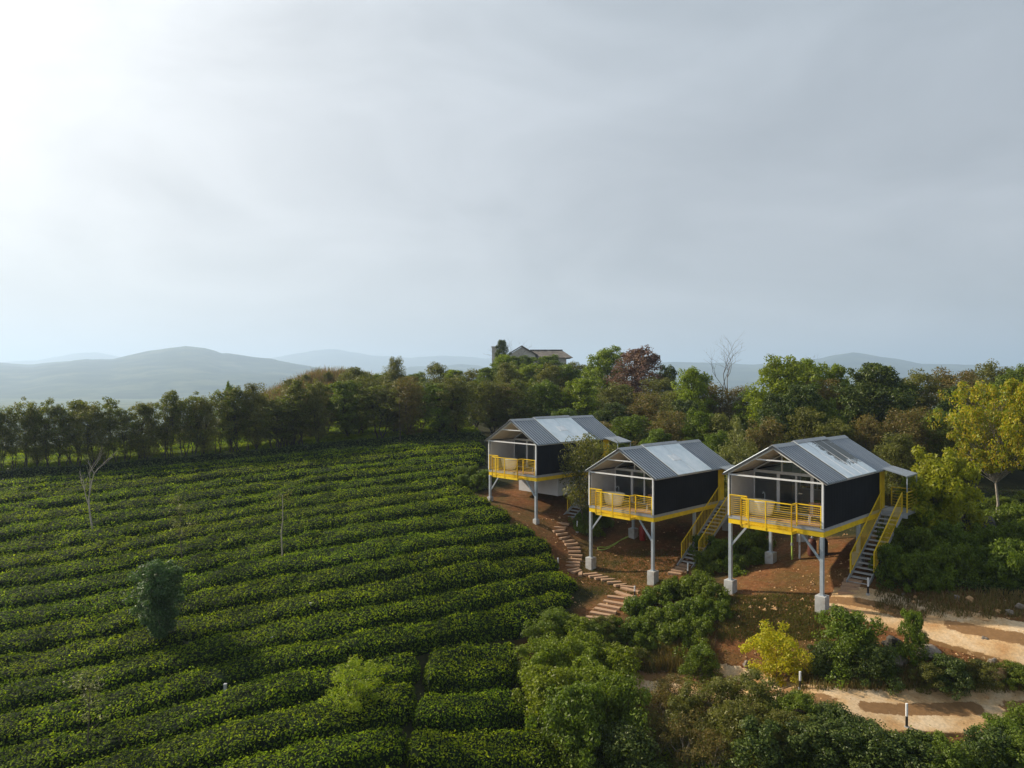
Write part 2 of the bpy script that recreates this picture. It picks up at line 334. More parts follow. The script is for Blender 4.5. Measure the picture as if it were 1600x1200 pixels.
def ground_z(x, y):
    x = np.asarray(x, float); y = np.asarray(y, float); sh = x.shape; x = x.ravel(); y = y.ravel(); res = np.empty(len(x))
    for i in range(0, len(x), 20000):
        a = x[i:i + 20000]; b = y[i:i + 20000]; d2 = (a[:, None] - CP[None, :, 0]) ** 2 + (b[:, None] - CP[None, :, 1]) ** 2
        K = .5 * d2 * np.log(d2 + 1e-9); near = K @ _W[:-3] + _W[-3] + _W[-2] * a + _W[-1] * b
        near = np.clip(near, -40, 2.5)
        r = np.hypot(a - 5, b - 60)
        far = -62 + 26 * fbm(a, b, 900, 4, 3) + 5 * fbm(a, b, 160, 3, 8)
        k = sstep(90, 230, r)
        near = near + .16 * (fbm(a, b, 2.2, 3, 1) - .5) * sstep(200, 30, r)
        res[i:i + 20000] = near * (1 - k) + far * k
    return (res + CZ).reshape(sh)
def G(x, y): return float(ground_z(np.array([x]), np.array([y]))[0])
_T = np.concatenate([np.arange(12, 60, .25), np.arange(60, 200, 1.0)])
def cast(px, py, off=0.0):
    """where rays through the photograph's pixels first meet the ground (+off)"""
    px = np.atleast_1d(np.asarray(px, float)); py = np.atleast_1d(np.asarray(py, float))
    dx = (px - 800) / F; dz = -(py - HY) / F
    X = dx[:, None] * _T[None]; Y = np.broadcast_to(_T[None], X.shape); Zr = CZ + dz[:, None] * _T[None]
    below = Zr < ground_z(X, Y) + off
    i = np.where(below.any(1), below.argmax(1), len(_T) - 1); i = np.maximum(i, 1)
    lo = _T[i - 1].copy(); hi = _T[i].copy()
    for _ in range(12):
        mid = (lo + hi) / 2; b = CZ + dz * mid < ground_z(dx * mid, mid) + off; hi = np.where(b, mid, hi); lo = np.where(b, lo, mid)
    return np.c_[dx * hi, hi, CZ + dz * hi]

# cabins: front right corner (beam underside), all turned 46 degrees
YAW = R(45.9); UX = np.array([math.cos(YAW), -math.sin(YAW)]); UY = np.array([math.sin(YAW), math.cos(YAW)])
CAB = [(1.729, 49.86, -7.093), (8.486, 42.367, -8.471), (14.941, 33.918, -7.517)]
def cl2w(c, a, b): return (CAB[c][0] + UX[0] * a + UY[0] * b, CAB[c][1] + UX[1] * a + UY[1] * b)

LOWP = [(900, 1052), (1000, 1055), (1100, 1062), (1180, 1076), (1250, 1097), (1330, 1106), (1420, 1112), (1520, 1110), (1640, 1104), (1760, 1096)]
UPP = [(1296, 940), (1340, 943), (1400, 957), (1470, 975), (1540, 990), (1620, 1008), (1760, 1038)]
def resample(P, step):
    P = np.asarray(P, float); d = np.r_[0, np.cumsum(np.hypot(*(P[1:, :2] - P[:-1, :2]).T))]; n = max(2, int(d[-1] / step) + 1); s = np.linspace(0, d[-1], n)
    return np.c_[[np.interp(s, d, P[:, i]) for i in range(P.shape[1])]].T
def smooth(P, k=3):
    for _ in range(k): P = np.r_[P[:1], (P[:-2] + 2 * P[1:-1] + P[2:]) / 4, P[-1:]]
    return P
LOWC = smooth(resample(cast(*np.array(LOWP).T), .3), 12); UPC = smooth(resample(cast(*np.array(UPP).T), .3), 12)
def dist_line(x, y, P):
    d = np.full(np.shape(x), 1e9)
    for i in range(0, len(P) - 1, 3):
        a = P[i, :2]; b = P[min(i + 3, len(P) - 1), :2]; ab = b - a; t = np.clip(((x - a[0]) * ab[0] + (y - a[1]) * ab[1]) / (ab @ ab + 1e-9), 0, 1)
        d = np.minimum(d, np.hypot(x - a[0] - t * ab[0], y - a[1] - t * ab[1]))
    return d
STONE_PX = [(897, 812), (880, 819), (875, 825), (874, 830), (878, 835), (883, 841), (889, 846), (893, 851), (897, 857), (898, 863), (899, 869), (898, 875), (896, 880), (895, 885), (896, 891), (900, 894), (907, 897), (922, 898), (931, 901), (940, 904), (950, 907), (960, 911), (970, 915), (981, 918)]
STONE_PX2 = [(985, 923), (975, 930), (966, 935), (960, 943), (953, 949), (946, 955), (940, 961), (935, 967), (934, 973), (932, 979)]
STP = cast(*np.array(STONE_PX + STONE_PX2).T)

def graded(lo, hi, fine0, fine1, step, n_out, far_lo, far_hi):
    mid = np.arange(fine0, fine1 + step / 2, step)
    a = fine0 - np.geomspace(step, fine0 - far_lo, n_out); b = fine1 + np.geomspace(step, far_hi - fine1, n_out)
    return np.r_[a[::-1], mid, b]
gx = graded(0, 0, -48, 46, .32, 46, -9000, 9000); gy = graded(0, 0, 14, 78, .32, 60, -400, 14000)
GX, GY = np.meshgrid(gx, gy); ZZ = ground_z(GX, GY)
nx, ny = len(gx), len(gy)
idx = np.arange(nx * ny).reshape(ny, nx); Fq = np.stack([idx[:-1, :-1], idx[:-1, 1:], idx[1:, 1:], idx[1:, :-1]], -1).reshape(-1, 4)
# soil map: bare red earth under and round the cabins, along the paths and the stepping stones
soil = np.zeros(GX.shape)
for c in range(3):
    ax = (GX - CAB[c][0]) * UX[0] + (GY - CAB[c][1]) * UX[1]; by = (GX - CAB[c][0]) * UY[0] + (GY - CAB[c][1]) * UY[1]
    dd = np.hypot(np.maximum(np.abs(ax + 1.6) - 3.6, 0), np.maximum(np.abs(by - 4) - 5, 0)); soil = np.maximum(soil, sstep(2.2, .2, dd))
soil = np.maximum(soil, sstep(2.0, .8, dist_line(GX, GY, STP)))
soil = np.maximum(soil, sstep(3.4, 2.0, dist_line(GX, GY, LOWC))); soil = np.maximum(soil, sstep(3.6, 2.2, dist_line(GX, GY, UPC)))
soil = np.clip(soil + (fbm(GX, GY, 1.6, 4, 5) - .55) * .9 * (soil > .02), 0, 1)
farm = sstep(70, 180, np.hypot(GX - 5, GY - 40))
def groundm():
    m = mat('ground_earth'); N = NT(m); v = N.n('ShaderNodeTexCoord').outputs['Object']
    s = N.n('ShaderNodeAttribute', attribute_name='soil').outputs['Fac']; f = N.n('ShaderNodeAttribute', attribute_name='far').outputs['Fac']
    n1 = N.noise(v, .5, 8, .65); n2 = N.noise(v, 3.5, 6, .7); n3 = N.noise(v, 14, 4, .7)
    earth = N.ramp(n2, [(.25, (.095, .040, .016)), (.5, (.17, .073, .028)), (.75, (.27, .13, .055))])
    moss = N.ramp(n3, [(.3, (.05, .05, .015)), (.7, (.11, .095, .03))])
    k = N.ramp(n1, [(.44, (0, 0, 0)), (.62, (1, 1, 1))]); k = N.mix(.6, (0, 0, 0, 1), k); earth = N.mix(k, earth, moss)
    peb = N.ramp(N.noise(v, 9, 2, .5), [(.70, (0, 0, 0)), (.73, (1, 1, 1))]); earth = N.mix(peb, earth, (.36, .25, .16, 1))
    green = N.ramp(n2, [(.25, (.014, .018, .007)), (.5, (.028, .03, .011)), (.75, (.055, .045, .02))])
    near = N.mix(s, green, earth)
    ff = N.ramp(N.noise(v, .012, 8, .62), [(.3, (.035, .06, .03)), (.5, (.07, .10, .045)), (.7, (.14, .15, .08))])
    cc = N.mix(f, near, ff)
    b = N.n('ShaderNodeBump', {'Height': n3, 'Strength': .7, 'Distance': .06})
    p = N.n('ShaderNodeBsdfPrincipled', {'Base Color': cc, 'Roughness': .95, 'Specular IOR Level': .1, 'Normal': b.outputs[0]}); N.out(p.outputs[0]); return m
ground = mesh_np('ground', np.stack([GX, GY, ZZ], -1).reshape(-1, 3), Fq, groundm(), smooth=True)
for nm, arr in (('soil', soil), ('far', farm)):
    at = ground.data.attributes.new(nm, 'FLOAT', 'POINT'); at.data.foreach_set('value', arr.ravel().astype(np.float32))
tag(ground, 'red brown earth and green slope reaching to the horizon', 'ground', kind='structure')

# far hills: real ridges several kilometres away
def hillm():
    m = mat('hill_vegetation'); N = NT(m); v = N.n('ShaderNodeTexCoord').outputs['Object']
    cc = N.ramp(N.noise(v, .006, 9, .65), [(.36, (.012, .026, .02)), (.5, (.03, .05, .03)), (.62, (.085, .10, .055))])
    st = N.n('ShaderNodeMapping', {'Vector': v, 'Scale': (.001, .001, .09)}).outputs[0]
    cc = N.mix(N.ramp(N.noise(st, 1, 3), [(.5, (0, 0, 0)), (.6, (.18, .18, .18))]), cc, (.12, .15, .07, 1))
    p = N.n('ShaderNodeBsdfPrincipled', {'Base Color': cc, 'Roughness': .95, 'Specular IOR Level': .05}); N.out(p.outputs[0]); return m
HM = hillm()
def hill(name, prof, Z, depth, label, seed, base=-60):
    prof = np.array(prof, float); xs = np.linspace(prof[0, 0], prof[-1, 0], 260); yt = np.interp(xs, prof[:, 0], prof[:, 1]) 
    X = (xs - 800) / F * Z; H = (HY - yt) / F * Z; H = H + (fbm(X, X * 0, 60 * Z / 2500, 4, seed) - .5) * 6 * Z / 2500
    vv = np.linspace(0, 1, 70); V = []
    for v in vv:
        k = math.sin(math.pi * min(1, v / .5) / 2) if v < .5 else math.cos((v - .5) * math.pi)
        k = k ** 1.35 if k > 0 else 0
        y = Z - depth * (1 - v / .5) if v < .5 else Z + depth * 1.3 * (v - .5) / .5
        n = (fbm(X, X * 0 + y, 420 * Z / 2500, 5, seed + 4) - .5) * 60 * Z / 2500 * math.sin(math.pi * v)**.8 * (1 if abs(v - .5) > .03 else .0) * min(1, abs(v - .5) / .12)
        z = base + (H - base) * k + n
        edge = sstep(xs[0], xs[0] + 60, xs) * sstep(xs[-1], xs[-1] - 60, xs)
        z = base - 10 + (z - base + 10) * edge
        V.append(np.c_[X * y / Z, np.full_like(X, y), z + CZ])
    V = np.concatenate(V); i = np.arange(260 * 70).reshape(70, 260); Fh = np.stack([i[:-1, :-1], i[:-1, 1:], i[1:, 1:], i[1:, :-1]], -1).reshape(-1, 4)
    o = mesh_np(name, V, Fh, HM, smooth=True); return tag(o, label, 'hills', kind='structure')
hill('hills', [(-400, 590), (-100, 566), (0, 567), (50, 570), (100, 565), (180, 561), (230, 551), (290, 546), (320, 549), (345, 557), (400, 561), (430, 564), (480, 572), (560, 592), (640, 610)], 3600, 1900, 'blue green hill with a rounded top beyond the valley, far left', 11)
hill('hills', [(-500, 570), (0, 566), (60, 563), (110, 553), (150, 551), (200, 560), (300, 566), (420, 560), (460, 555), (530, 550), (580, 556), (640, 560), (690, 556), (740, 558), (800, 565), (950, 570)], 7600, 2000, 'faint pale ridge on the horizon behind the rounded hill', 21)
hill('hills', [(560, 600), (640, 575), (720, 572), (800, 580), (900, 572), (1040, 566), (1130, 567), (1180, 570), (1230, 566), (1285, 560), (1310, 556), (1335, 552), (1360, 556), (1400, 562), (1440, 570), (1520, 572), (1620, 575), (1900, 590), (2300, 580)], 4800, 1900, 'blue ridge with a low peak behind the right hand wood', 31)

# ------------------------------------------------------------------ leaf clouds
def leaves(C, N, L, W, jit=.55):
    """rhombic leaves: centres C, normals N, length L, width W -> V, F"""
    n = len(C); N = N + rng.normal(0, jit, (n, 3)); N /= np.linalg.norm(N, axis=1)[:, None] + 1e-9
    T = rng.normal(0, 1, (n, 3)); T -= (T * N).sum(1)[:, None] * N; T /= np.linalg.norm(T, axis=1)[:, None] + 1e-9
    B = np.cross(N, T); L = np.broadcast_to(L, (n,))[:, None]; W = np.broadcast_to(W, (n,))[:, None]
    V = np.stack([C - T * L / 2, C + B * W / 2 - T * L * .05, C + T * L / 2, C - B * W / 2 - T * L * .05], 1).reshape(-1, 3)
    return V, np.arange(n * 4).reshape(-1, 4)
def sphere_pts(n):
    v = rng.normal(0, 1, (n, 3)); return v / (np.linalg.norm(v, axis=1)[:, None] + 1e-9)
def clump_leaves(centres, radii, per, L, W, up=.35, flat=.8, jit=.5, shell=.5):
    """leaf positions spread over many clumps (whole arrays at once)"""
    n = len(centres) * per; d = sphere_pts(n); rr = (shell + (1 - shell) * rng.random(n) ** .6)
    R0 = np.repeat(np.asarray(radii), per); P = d * (rr * R0)[:, None]; P[:, 2] *= flat
    C = np.repeat(np.asarray(centres), per, 0) + P
    Nn = d * .8; Nn[:, 2] += up
    s = rng.uniform(.7, 1.25, n); return leaves(C, Nn, L * s, W * s, jit)

# ------------------------------------------------------------------ trees: prototypes by kind, then copies
def envelope(shape, t):
    """crown radius (0..1) at relative crown height t"""
    if shape == 'oval': return math.sqrt(max(0, 1 - (2 * t - .95) ** 2)) * (.8 + .2 * (1 - t))
    if shape == 'round': return math.sqrt(max(0, 1 - (2 * t - 1) ** 2))
    if shape == 'broad': return max(0, (1 - t ** 2.6)) ** .5 * (.45 + .55 * min(1, t / .35))
    if shape == 'column': return (.55 + .45 * math.sin(math.pi * min(1, t * 1.05))) * (1 if t < .8 else (1 - t) / .2 * .8 + .2)
    if shape == 'topheavy': return math.sqrt(max(0, 1 - (2 * t - 1) ** 2)) * (.55 + .55 * t)
    if shape == 'bush': return max(0, 1 - t ** 2) ** .5
    return 1
def tree_meshes(name, seed, H, cr, cb, ncl, clr, per, L, W, shape, tr, leafm, bark, stems=1, lean=.05, lump=.25, twigs=True, flat=.8, up=.35, shell=.4):
    """one tree standing at the origin: returns root Empty with children trunk and crown"""
    rs = random.Random(seed); root = empty(name)
    mb = MB(); axes = []
    for s in range(stems):
        a0 = rs.uniform(0, 6.28); sp = 0 if stems == 1 else rs.uniform(.25, .6) * cr
        top = Vector((math.cos(a0) * sp + rs.gauss(0, lean) * H * .3, math.sin(a0) * sp + rs.gauss(0, lean) * H * .3, H * (.86 if stems == 1 else rs.uniform(.6, .85))))
        b0 = Vector((0, 0, -.25)) if stems == 1 else Vector((math.cos(a0) * .12, math.sin(a0) * .12, -.25))
        pts = []; n = 7
        for i in range(n):
            t = i / (n - 1); p = b0.lerp(top, t) if stems == 1 else Vector((b0.x + (top.x - b0.x) * t ** 1.3, b0.y + (top.y - b0.y) * t ** 1.3, b0.z + (top.z - b0.z) * t))
            if 0 < i: p = p + Vector((rs.gauss(0, .018) * H, rs.gauss(0, .018) * H, 0))
            pts.append(p)
        rr = [tr * (1.15 if i == 0 else 1) * (1 - .85 * i / (n - 1)) / (1 if stems == 1 else 1.35) for i in range(n)]
        mb.tube(pts, rr, 7); axes.append((pts, rr))
    C = []; RR = []; tries = 0
    while len(C) < ncl and tries < 9000:
        tries += 1; t = rs.random() ** .85 * .93; ang = rs.uniform(0, 6.28); e = envelope(shape, t) * cr
        lm = 1 + lump * (math.sin(ang * 3 + seed) * .6 + math.sin(ang * 5 + t * 9 + seed * 2) * .5 + rs.gauss(0, .3))
        r = e * (rs.random() ** .45) * lm * .92
        z = H * cb + (H * (1 - cb)) * t * (1 + lump * .12 * math.sin(ang * 2 + seed * 1.7))
        ax = axes[rs.randrange(stems)][0]; tz = min(1, max(0, z / H)); k = tz * (len(ax) - 1); i0 = min(len(ax) - 2, int(k)); cpt = ax[i0].lerp(ax[i0 + 1], k - i0)
        f = .9 if stems == 1 else .55
        c = Vector((cpt.x * f + math.cos(ang) * r, cpt.y * f + math.sin(ang) * r, z)); q = clr * rs.uniform(.65, 1.3) * (.75 + .5 * e / cr)
        C.append(c); RR.append(q)
        if twigs and rs.random() < .6:
            zb = max(H * cb * (.55 if stems > 1 else .92), z - r * rs.uniform(.5, .9) - .04 * H * (stems > 1)); k2 = min(.97, zb / H) * (len(ax) - 1); j = min(len(ax) - 2, int(k2)); st = ax[j].lerp(ax[j + 1], k2 - j)
            m1 = st.lerp(c, .5) + Vector((rs.gauss(0, .06), rs.gauss(0, .06), rs.uniform(-.02, .06))) * r
            r0 = tr * .34 * (1 - .5 * tz); mb.tube([st, m1, c], [r0, r0 * .6, r0 * .22], 4, cap=False)
    mb.build('trunk', bark, root, smooth=True)
    st_ = np.random.default_rng(seed)
    V, Fq = clump_leaves(np.array([list(c) for c in C]), np.array(RR), per, L, W, up, flat, .55, shell)
    mesh_np('crown', V, Fq, leafm, root)
    root['_H'] = H; root['_R'] = cr
    return root
TREES = []     # every placed root, for labels afterwards
PROTO = {}
def put(root_or_kind, x, y, H=None, Rr=None, rz=None, z=None, tilt=0, sink=.1):
    """place a prototype (first use) or a copy of it, scaled to height H and radius Rr"""
    lst = PROTO[root_or_kind]; i = lst['n'] % len(lst['v']); first = lst['n'] < len(lst['v']); lst['n'] += 1
    src = lst['v'][i]; o = src if first else copy_tree(src)
    h0, r0 = lst['dim'][i]
    sH = (H / h0) if H else 1; sR = (Rr / r0) if Rr else sH
    o.location = (x, y, (G(x, y) if z is None else z) - sink); o.scale = (sR, sR, sH)
    o.rotation_euler = (tilt, 0, rng.uniform(0, 6.28) if rz is None else rz)
    return o
def proto(kind, name, n, *a, **k):
    v = [tree_meshes(name, 100 * (len(PROTO) + 1) + i, *a, **k) for i in range(n)]
    dim = [(r['_H'], r['_R']) for r in v]
    for r in v:
        del r['_H']; del r['_R']
    PROTO[kind] = dict(v=v, dim=dim, n=0)
# kind, name, variants, H, radius, crown base, clumps, clump r, leaves per clump, leaf L, W, shape, trunk r, ...
proto('row', 'slender_tree', 6, 7, 1.5, .25, 84, .35, 54, .18, .08, 'column', .07, M['leaf_row'], M['bark_dark'], stems=3, lean=.06, lump=.4)
proto('olive', 'olive_tree', 4, 8, 2.1, .16, 130, .55, 95, .19, .08, 'oval', .10, M['leaf_olive'], M['bark_dark'], stems=2, lump=.4)
proto('brown', 'brown_leaved_tree', 4, 8, 2.1, .12, 130, .55, 95, .19, .075, 'oval', .10, M['leaf_brown'], M['bark'], stems=2, lump=.45)
proto('green', 'green_tree', 4, 9, 2.7, .14, 210, .46, 85, .20, .11, 'broad', .14, M['leaf_green'], M['bark_dark'], lump=.35)
proto('bright', 'bright_green_tree', 4, 9, 2.8, .16, 200, .48, 85, .21, .12, 'broad', .16, M['leaf_bright'], M['bark_dark'], lump=.4)
proto('dark', 'dark_green_tree', 3, 10, 3.2, .14, 230, .52, 90, .24, .11, 'broad', .2, M['leaf_dark'], M['bark_dark'], lump=.3)
proto('purple', 'purple_leaved_tree', 1, 9, 2.6, .2, 120, .6, 110, .22, .13, 'round', .16, M['leaf_purple'], M['bark_dark'], lump=.25)
proto('gold', 'golden_leaved_tree', 2, 9, 4.2, .36, 230, .44, 80, .22, .10, 'round', .12, M['leaf_gold'], M['bark_pale'], lump=.35, lean=.02)
proto('pale', 'pale_feathery_tree', 1, 7, 1.6, .2, 60, .5, 80, .24, .06, 'column', .08, M['leaf_pale'], M['bark'], stems=2, lump=.5)
proto('small', 'small_leafy_tree', 1, 5, 1.9, .3, 75, .42, 85, .16, .05, 'broad', .07, M['leaf_olive'], M['bark'], stems=3, lump=.45)
# shrubs
proto('shrub_green', 'green_shrub', 3, 2.2, 1.3, .05, 95, .26, 112, 0.109, 0.0546, 'bush', .04, M['leaf_green'], M['bark'], stems=4, lump=.35)
proto('shrub_dark', 'dark_green_shrub', 3, 2.2, 1.3, .05, 95, .28, 112, 0.109, 0.0588, 'bush', .04, M['leaf_dark'], M['bark_dark'], stems=4, lump=.3)
proto('shrub_lime', 'light_green_shrub', 3, 2.6, 1.4, .06, 100, .28, 112, 0.118, 0.063, 'bush', .04, M['leaf_bright'], M['bark'], stems=4, lump=.4)
proto('shrub_yellow', 'yellow_shrub', 2, 2.6, 1.3, .12, 75, .25, 112, 0.109, 0.0462, 'broad', .04, M['leaf_yellow'], M['bark'], stems=4, lump=.45)
proto('shrub_yg', 'yellow_green_shrub', 2, 3.2, 1.6, .06, 120, .30, 112, 0.143, 0.0672, 'broad', .05, M['leaf_limegold'], M['bark'], stems=3, lump=.5)
proto('shrub_dry', 'dry_brown_shrub', 2, 2.0, 1.3, .05, 70, .26, 84, 0.134, 0.0252, 'bush', .035, M['leaf_brown'], M['bark_pale'], stems=6, lump=.5)
proto('shrub_olive', 'olive_shrub', 3, 2.2, 1.3, .05, 90, .26, 105, 0.118, 0.042, 'bush', .04, M['leaf_olive'], M['bark'], stems=5, lump=.45)
proto('teabush', 'tea_bush', 4, 1.1, 1.1, .02, 80, .22, 85, .12, .06, 'bush', .04, M['leaf_green'], M['bark_dark'], stems=5, lump=.25)
proto('cone', 'blue_green_tree', 1, 4.2, 1.15, .24, 200, .25, 105, .13, .05, 'topheavy', .07, M['leaf_bluegreen'], M['bark_pale'], lump=.35, lean=.01)
proto('feather', 'lime_green_feathery_tree', 1, 3.4, 1.4, .12, 62, .27, 110, .13, .035, 'column', .04, M['leaf_lime'], M['bark'], stems=4, lump=.75)
proto('sparse', 'sparse_sapling', 2, 4, .8, .45, 26, .24, 26, .10, .03, 'oval', .035, M['leaf_pale'], M['bark'], lump=.5)

def zat(px, py_top, Z): return CZ + (HY - py_top) / F * Z
def forest(kind, px, ytop, Z, wpx, label, group=None, cat='tree', rz=None):
    x = (px - 800) / F * Z; g = G(x, Z); H = (zat(px, ytop, Z) - g) * 1.03 + .1
    if H < 1.2: H = 1.2
    o = put(kind, x, Z, H, wpx / 2 / F * Z, rz); tag(o, label, cat, group); TREES.append((px, o)); return o

# the line of slender trees along the far edge of the tea field
rowtop = np.array([(-40, 640), (0, 642), (60, 630), (100, 628), (150, 621), (200, 628), (250, 622), (300, 616), (345, 604), (400, 612), (450, 607), (500, 600), (620, 588), (760, 585)])
edge_px = np.array([(-120, 757), (-60, 752), (0, 748), (160, 737), (320, 722), (480, 706), (620, 694), (760, 686)], float)
edge_w = cast(edge_px[:, 0], edge_px[:, 1]); edge = np.c_[edge_px[:, 0], edge_w[:, 1]]
k = 0
for px in list(np.arange(-12, 500, 17.5)):
    k += 1; q = px + rng.uniform(-5, 5); Z = np.interp(q, edge[:, 0], edge[:, 1]) + rng.uniform(.9, 2.2)
    forest('row' if k % 5 else 'olive', q, np.interp(q, rowtop[:, 0], rowtop[:, 1]) + rng.uniform(-13, 16), Z, rng.uniform(36, 62), '%s tree from the left in the row of slim trees edging the tea field' % ordw(k), 'slender trees along the far edge of the tea field')
# second rank, denser to the right
k = 0
for px in np.arange(430, 900, 26):
    k += 1; q = px + rng.uniform(-7, 7); Z = np.interp(q, edge[:, 0], edge[:, 1]) + rng.uniform(1, 6)
    kd = ['olive', 'row', 'olive', 'brown', 'row', 'green'][k % 6]; yt = np.interp(q, [330, 420, 480, 600, 760, 900], [615, 612, 602, 590, 592, 600])
    forest(kd, q, yt + rng.uniform(-6, 16), Z, rng.uniform(62, 88), '%s tree from the left in the taller tree belt behind the tea field' % ordw(k), 'tree belt behind the tea field')
k = 0
for px in np.arange(560, 900, 30):
    k += 1; q = px + rng.uniform(-7, 7); Z = rng.uniform(84, 98)
    kd = ['green', 'olive', 'bright', 'olive'][k % 4]; yt = np.interp(q, [560, 700, 780, 900], [580, 575, 572, 575])
    forest(kd, q, yt + rng.uniform(-7, 6), Z, rng.uniform(52, 74), '%s treetop from the left in the belt below the hilltop house' % ordw(k), 'treetops below the hilltop house')
forest('olive', 617, 560, 92, 40, 'round olive treetop standing clear above the belt, left of the house')
forest('green', 358, 598, 66, 22, 'thin tree with a small tuft rising above the slender row')
forest('bright', 785, 556, 100, 58, 'bright green tree under the left end of the hilltop house')
forest('dark', 784, 531, 118, 30, 'small dark tree against the sky beside the hilltop house')
forest('green', 852, 555, 118, 80, 'green treetop hiding the walls of the hilltop house')
forest('green', 812, 557, 112, 64, 'green treetop below the gable of the hilltop house')
forest('olive', 893, 566, 112, 60, 'olive treetop right of the hilltop house')
forest('green', 925, 572, 104, 50, 'green treetop between the hilltop house and the purple tree')
forest('bright', 950, 543, 96, 76, 'tall bright green tree left of the purple tree')
forest('purple', 996, 545, 90, 88, 'round purple brown tree above the middle cabin')
forest('dark', 1040, 571, 92, 46, 'flat dark tree just right of the purple tree')
forest('bright', 906, 594, 74, 80, 'bright green tree directly above the left cabin roof')
forest('bright', 1084, 574, 72, 76, 'bright green tree with round top left of the bare tree')
forest('bright', 1226, 560, 66, 112, 'tall bright green tree above the gap between the cabins')
forest('bright', 1265, 563, 70, 90, 'bright green treetop merging with the tallest bright tree')
forest('bright', 1306, 573, 70, 62, 'bright green treetop beside the big dark tree')
forest('dark', 1374, 568, 62, 128, 'big dark green tree above the right cabin')
forest('dark', 1222, 614, 60, 96, 'dark green tree below the tall bright tree, behind the right cabin')
forest('pale', 1155, 660, 50, 50, 'pale feathery tree between the middle and right cabins')
forest('gold', 1556, 598, 47, 150, 'golden leaved tree with pale straight trunk on the right')
forest('gold', 1640, 592, 44, 150, 'golden leaved tree cut by the right edge')
BR = [(925, 612, 78, 60), (965, 600, 82, 60), (1005, 615, 70, 64), (1030, 592, 84, 60), (1062, 606, 74, 64), (1110, 598, 74, 66), (1145, 606, 72, 66), (1180, 612, 68, 64), (1290, 596, 66, 66), (1325, 600, 68, 60), (1440, 582, 66, 76), (1475, 578, 70, 70), (1512, 584, 64, 66), (1545, 566, 72, 60), (1590, 572, 68, 66), (1630, 570, 66, 70),
      (985, 650, 62, 66), (1045, 645, 60, 64), (1095, 640, 59, 62), (1130, 650, 58, 60), (1200, 655, 56, 60), (1265, 640, 57, 62), (1310, 655, 55, 64), (1350, 650, 56, 60), (1420, 640, 55, 72), (1465, 640, 56, 66), (1500, 650, 54, 60), (1395, 680, 51, 60), (945, 660, 64, 56), (1175, 690, 53, 40)]
k = 0
for px, yt, Z, wpx in sorted(BR):
    k += 1; kd = ('brown', 'olive', 'brown', 'olive', 'green')[k % 5]
    forest(kd, px, yt, Z, wpx * 1.25, '%s brown olive tree from the left in the wood behind the cabins' % ordw(k), 'brown olive trees in the wood behind the cabins')
GR = [(955, 630, 70, 60), (1070, 625, 66, 58), (1255, 600, 60, 66), (1285, 625, 60, 60), (1340, 610, 66, 60), (1030, 670, 58, 50), (1410, 600, 66, 60), (1560, 640, 60, 60), (1610, 630, 58, 60), (1120, 675, 54, 44), (880, 640, 64, 54), (1490, 605, 62, 56)]
k = 0
for px, yt, Z, wpx in sorted(GR):
    k += 1
    forest('green' if k % 2 else 'dark', px, yt, Z, wpx * 1.25, '%s deep green tree from the left in the wood behind the cabins' % ordw(k), 'deep green trees in the wood behind the cabins')

k = 0
for px, yt, wpx in ((452, 592, 26), (478, 584, 22), (512, 579, 20), (546, 577, 28), (572, 580, 30)):
    k += 1; Z = 94; x = (px - 800) / F * Z; o = put('shrub_olive', x, Z, max(1.2, zat(px, yt, Z) - G(x, Z)), wpx / 2 / F * Z); tag(o, '%s scrub bush from the left on the reddish knoll' % ordw(k), 'shrub', 'scrub bushes on the reddish knoll')
# bare trees
def bare_tree(name, x, y, H, spread, r0, seed, label, m, levels=4, lean=0):
    rs = random.Random(seed); root = empty(name, (x, y, G(x, y) - .1)); mb = MB(); br = MB()
    def grow(p, d, L, r, lv, tgt):
        pts = [p]; q = p; dd = d
        for i in range(3):
            dd = (dd + Vector((rs.gauss(0, .13), rs.gauss(0, .13), rs.gauss(0, .05)))).normalized(); q = q + dd * L / 3; pts.append(q)
        tgt.tube(pts, [r, r * .85, r * .7, r * .5], 5, cap=False)
        if lv <= 0: return
        for _ in range(rs.choice([2, 3, 3])):
            a = rs.uniform(0, 6.28); nd = (dd + Vector((math.cos(a), math.sin(a), rs.uniform(0, .35))) * spread).normalized()
            grow(pts[rs.choice([2, 3, 3])], nd, L * rs.uniform(.55, .8), r * .5, lv - 1, br)
    grow(Vector((0, 0, 0)), Vector((lean, 0, 1)).normalized(), H * .42, r0, levels, mb)
    mb.build('trunk', m, root, smooth=True); br.build('branches', m, root, smooth=True)
    return tag(root, label, 'tree')
def bt(name, px, py, H, *a, **k):
    p = cast(px, py)[0]; return bare_tree(name, p[0], p[1], H, *a, **k)
for px, Z, yt, sp, sd_, lb, ln in ((1126, 76, 530, .55, 3, 'tall bare tree with forked branches against the sky above the wood', .05), (1286, 78, 552, .9, 5, 'low bare tree with spreading twigs beside the bright green treetops', 0), (786, 118, 522, .7, 8, 'small bare branches sticking up left of the hilltop house', .1)):
    x = (px - 800) / F * Z; bare_tree('bare_tree', x, Z, zat(px, yt, Z) - G(x, Z), sp, .13, sd_, lb, M['bark'], 5, ln)
bt('bare_tree', 146, 838, 6.2, .38, .075, 12, 'leafless pale tree with a forked crown at the upper left of the tea field', M['bark_pale'], levels=3)

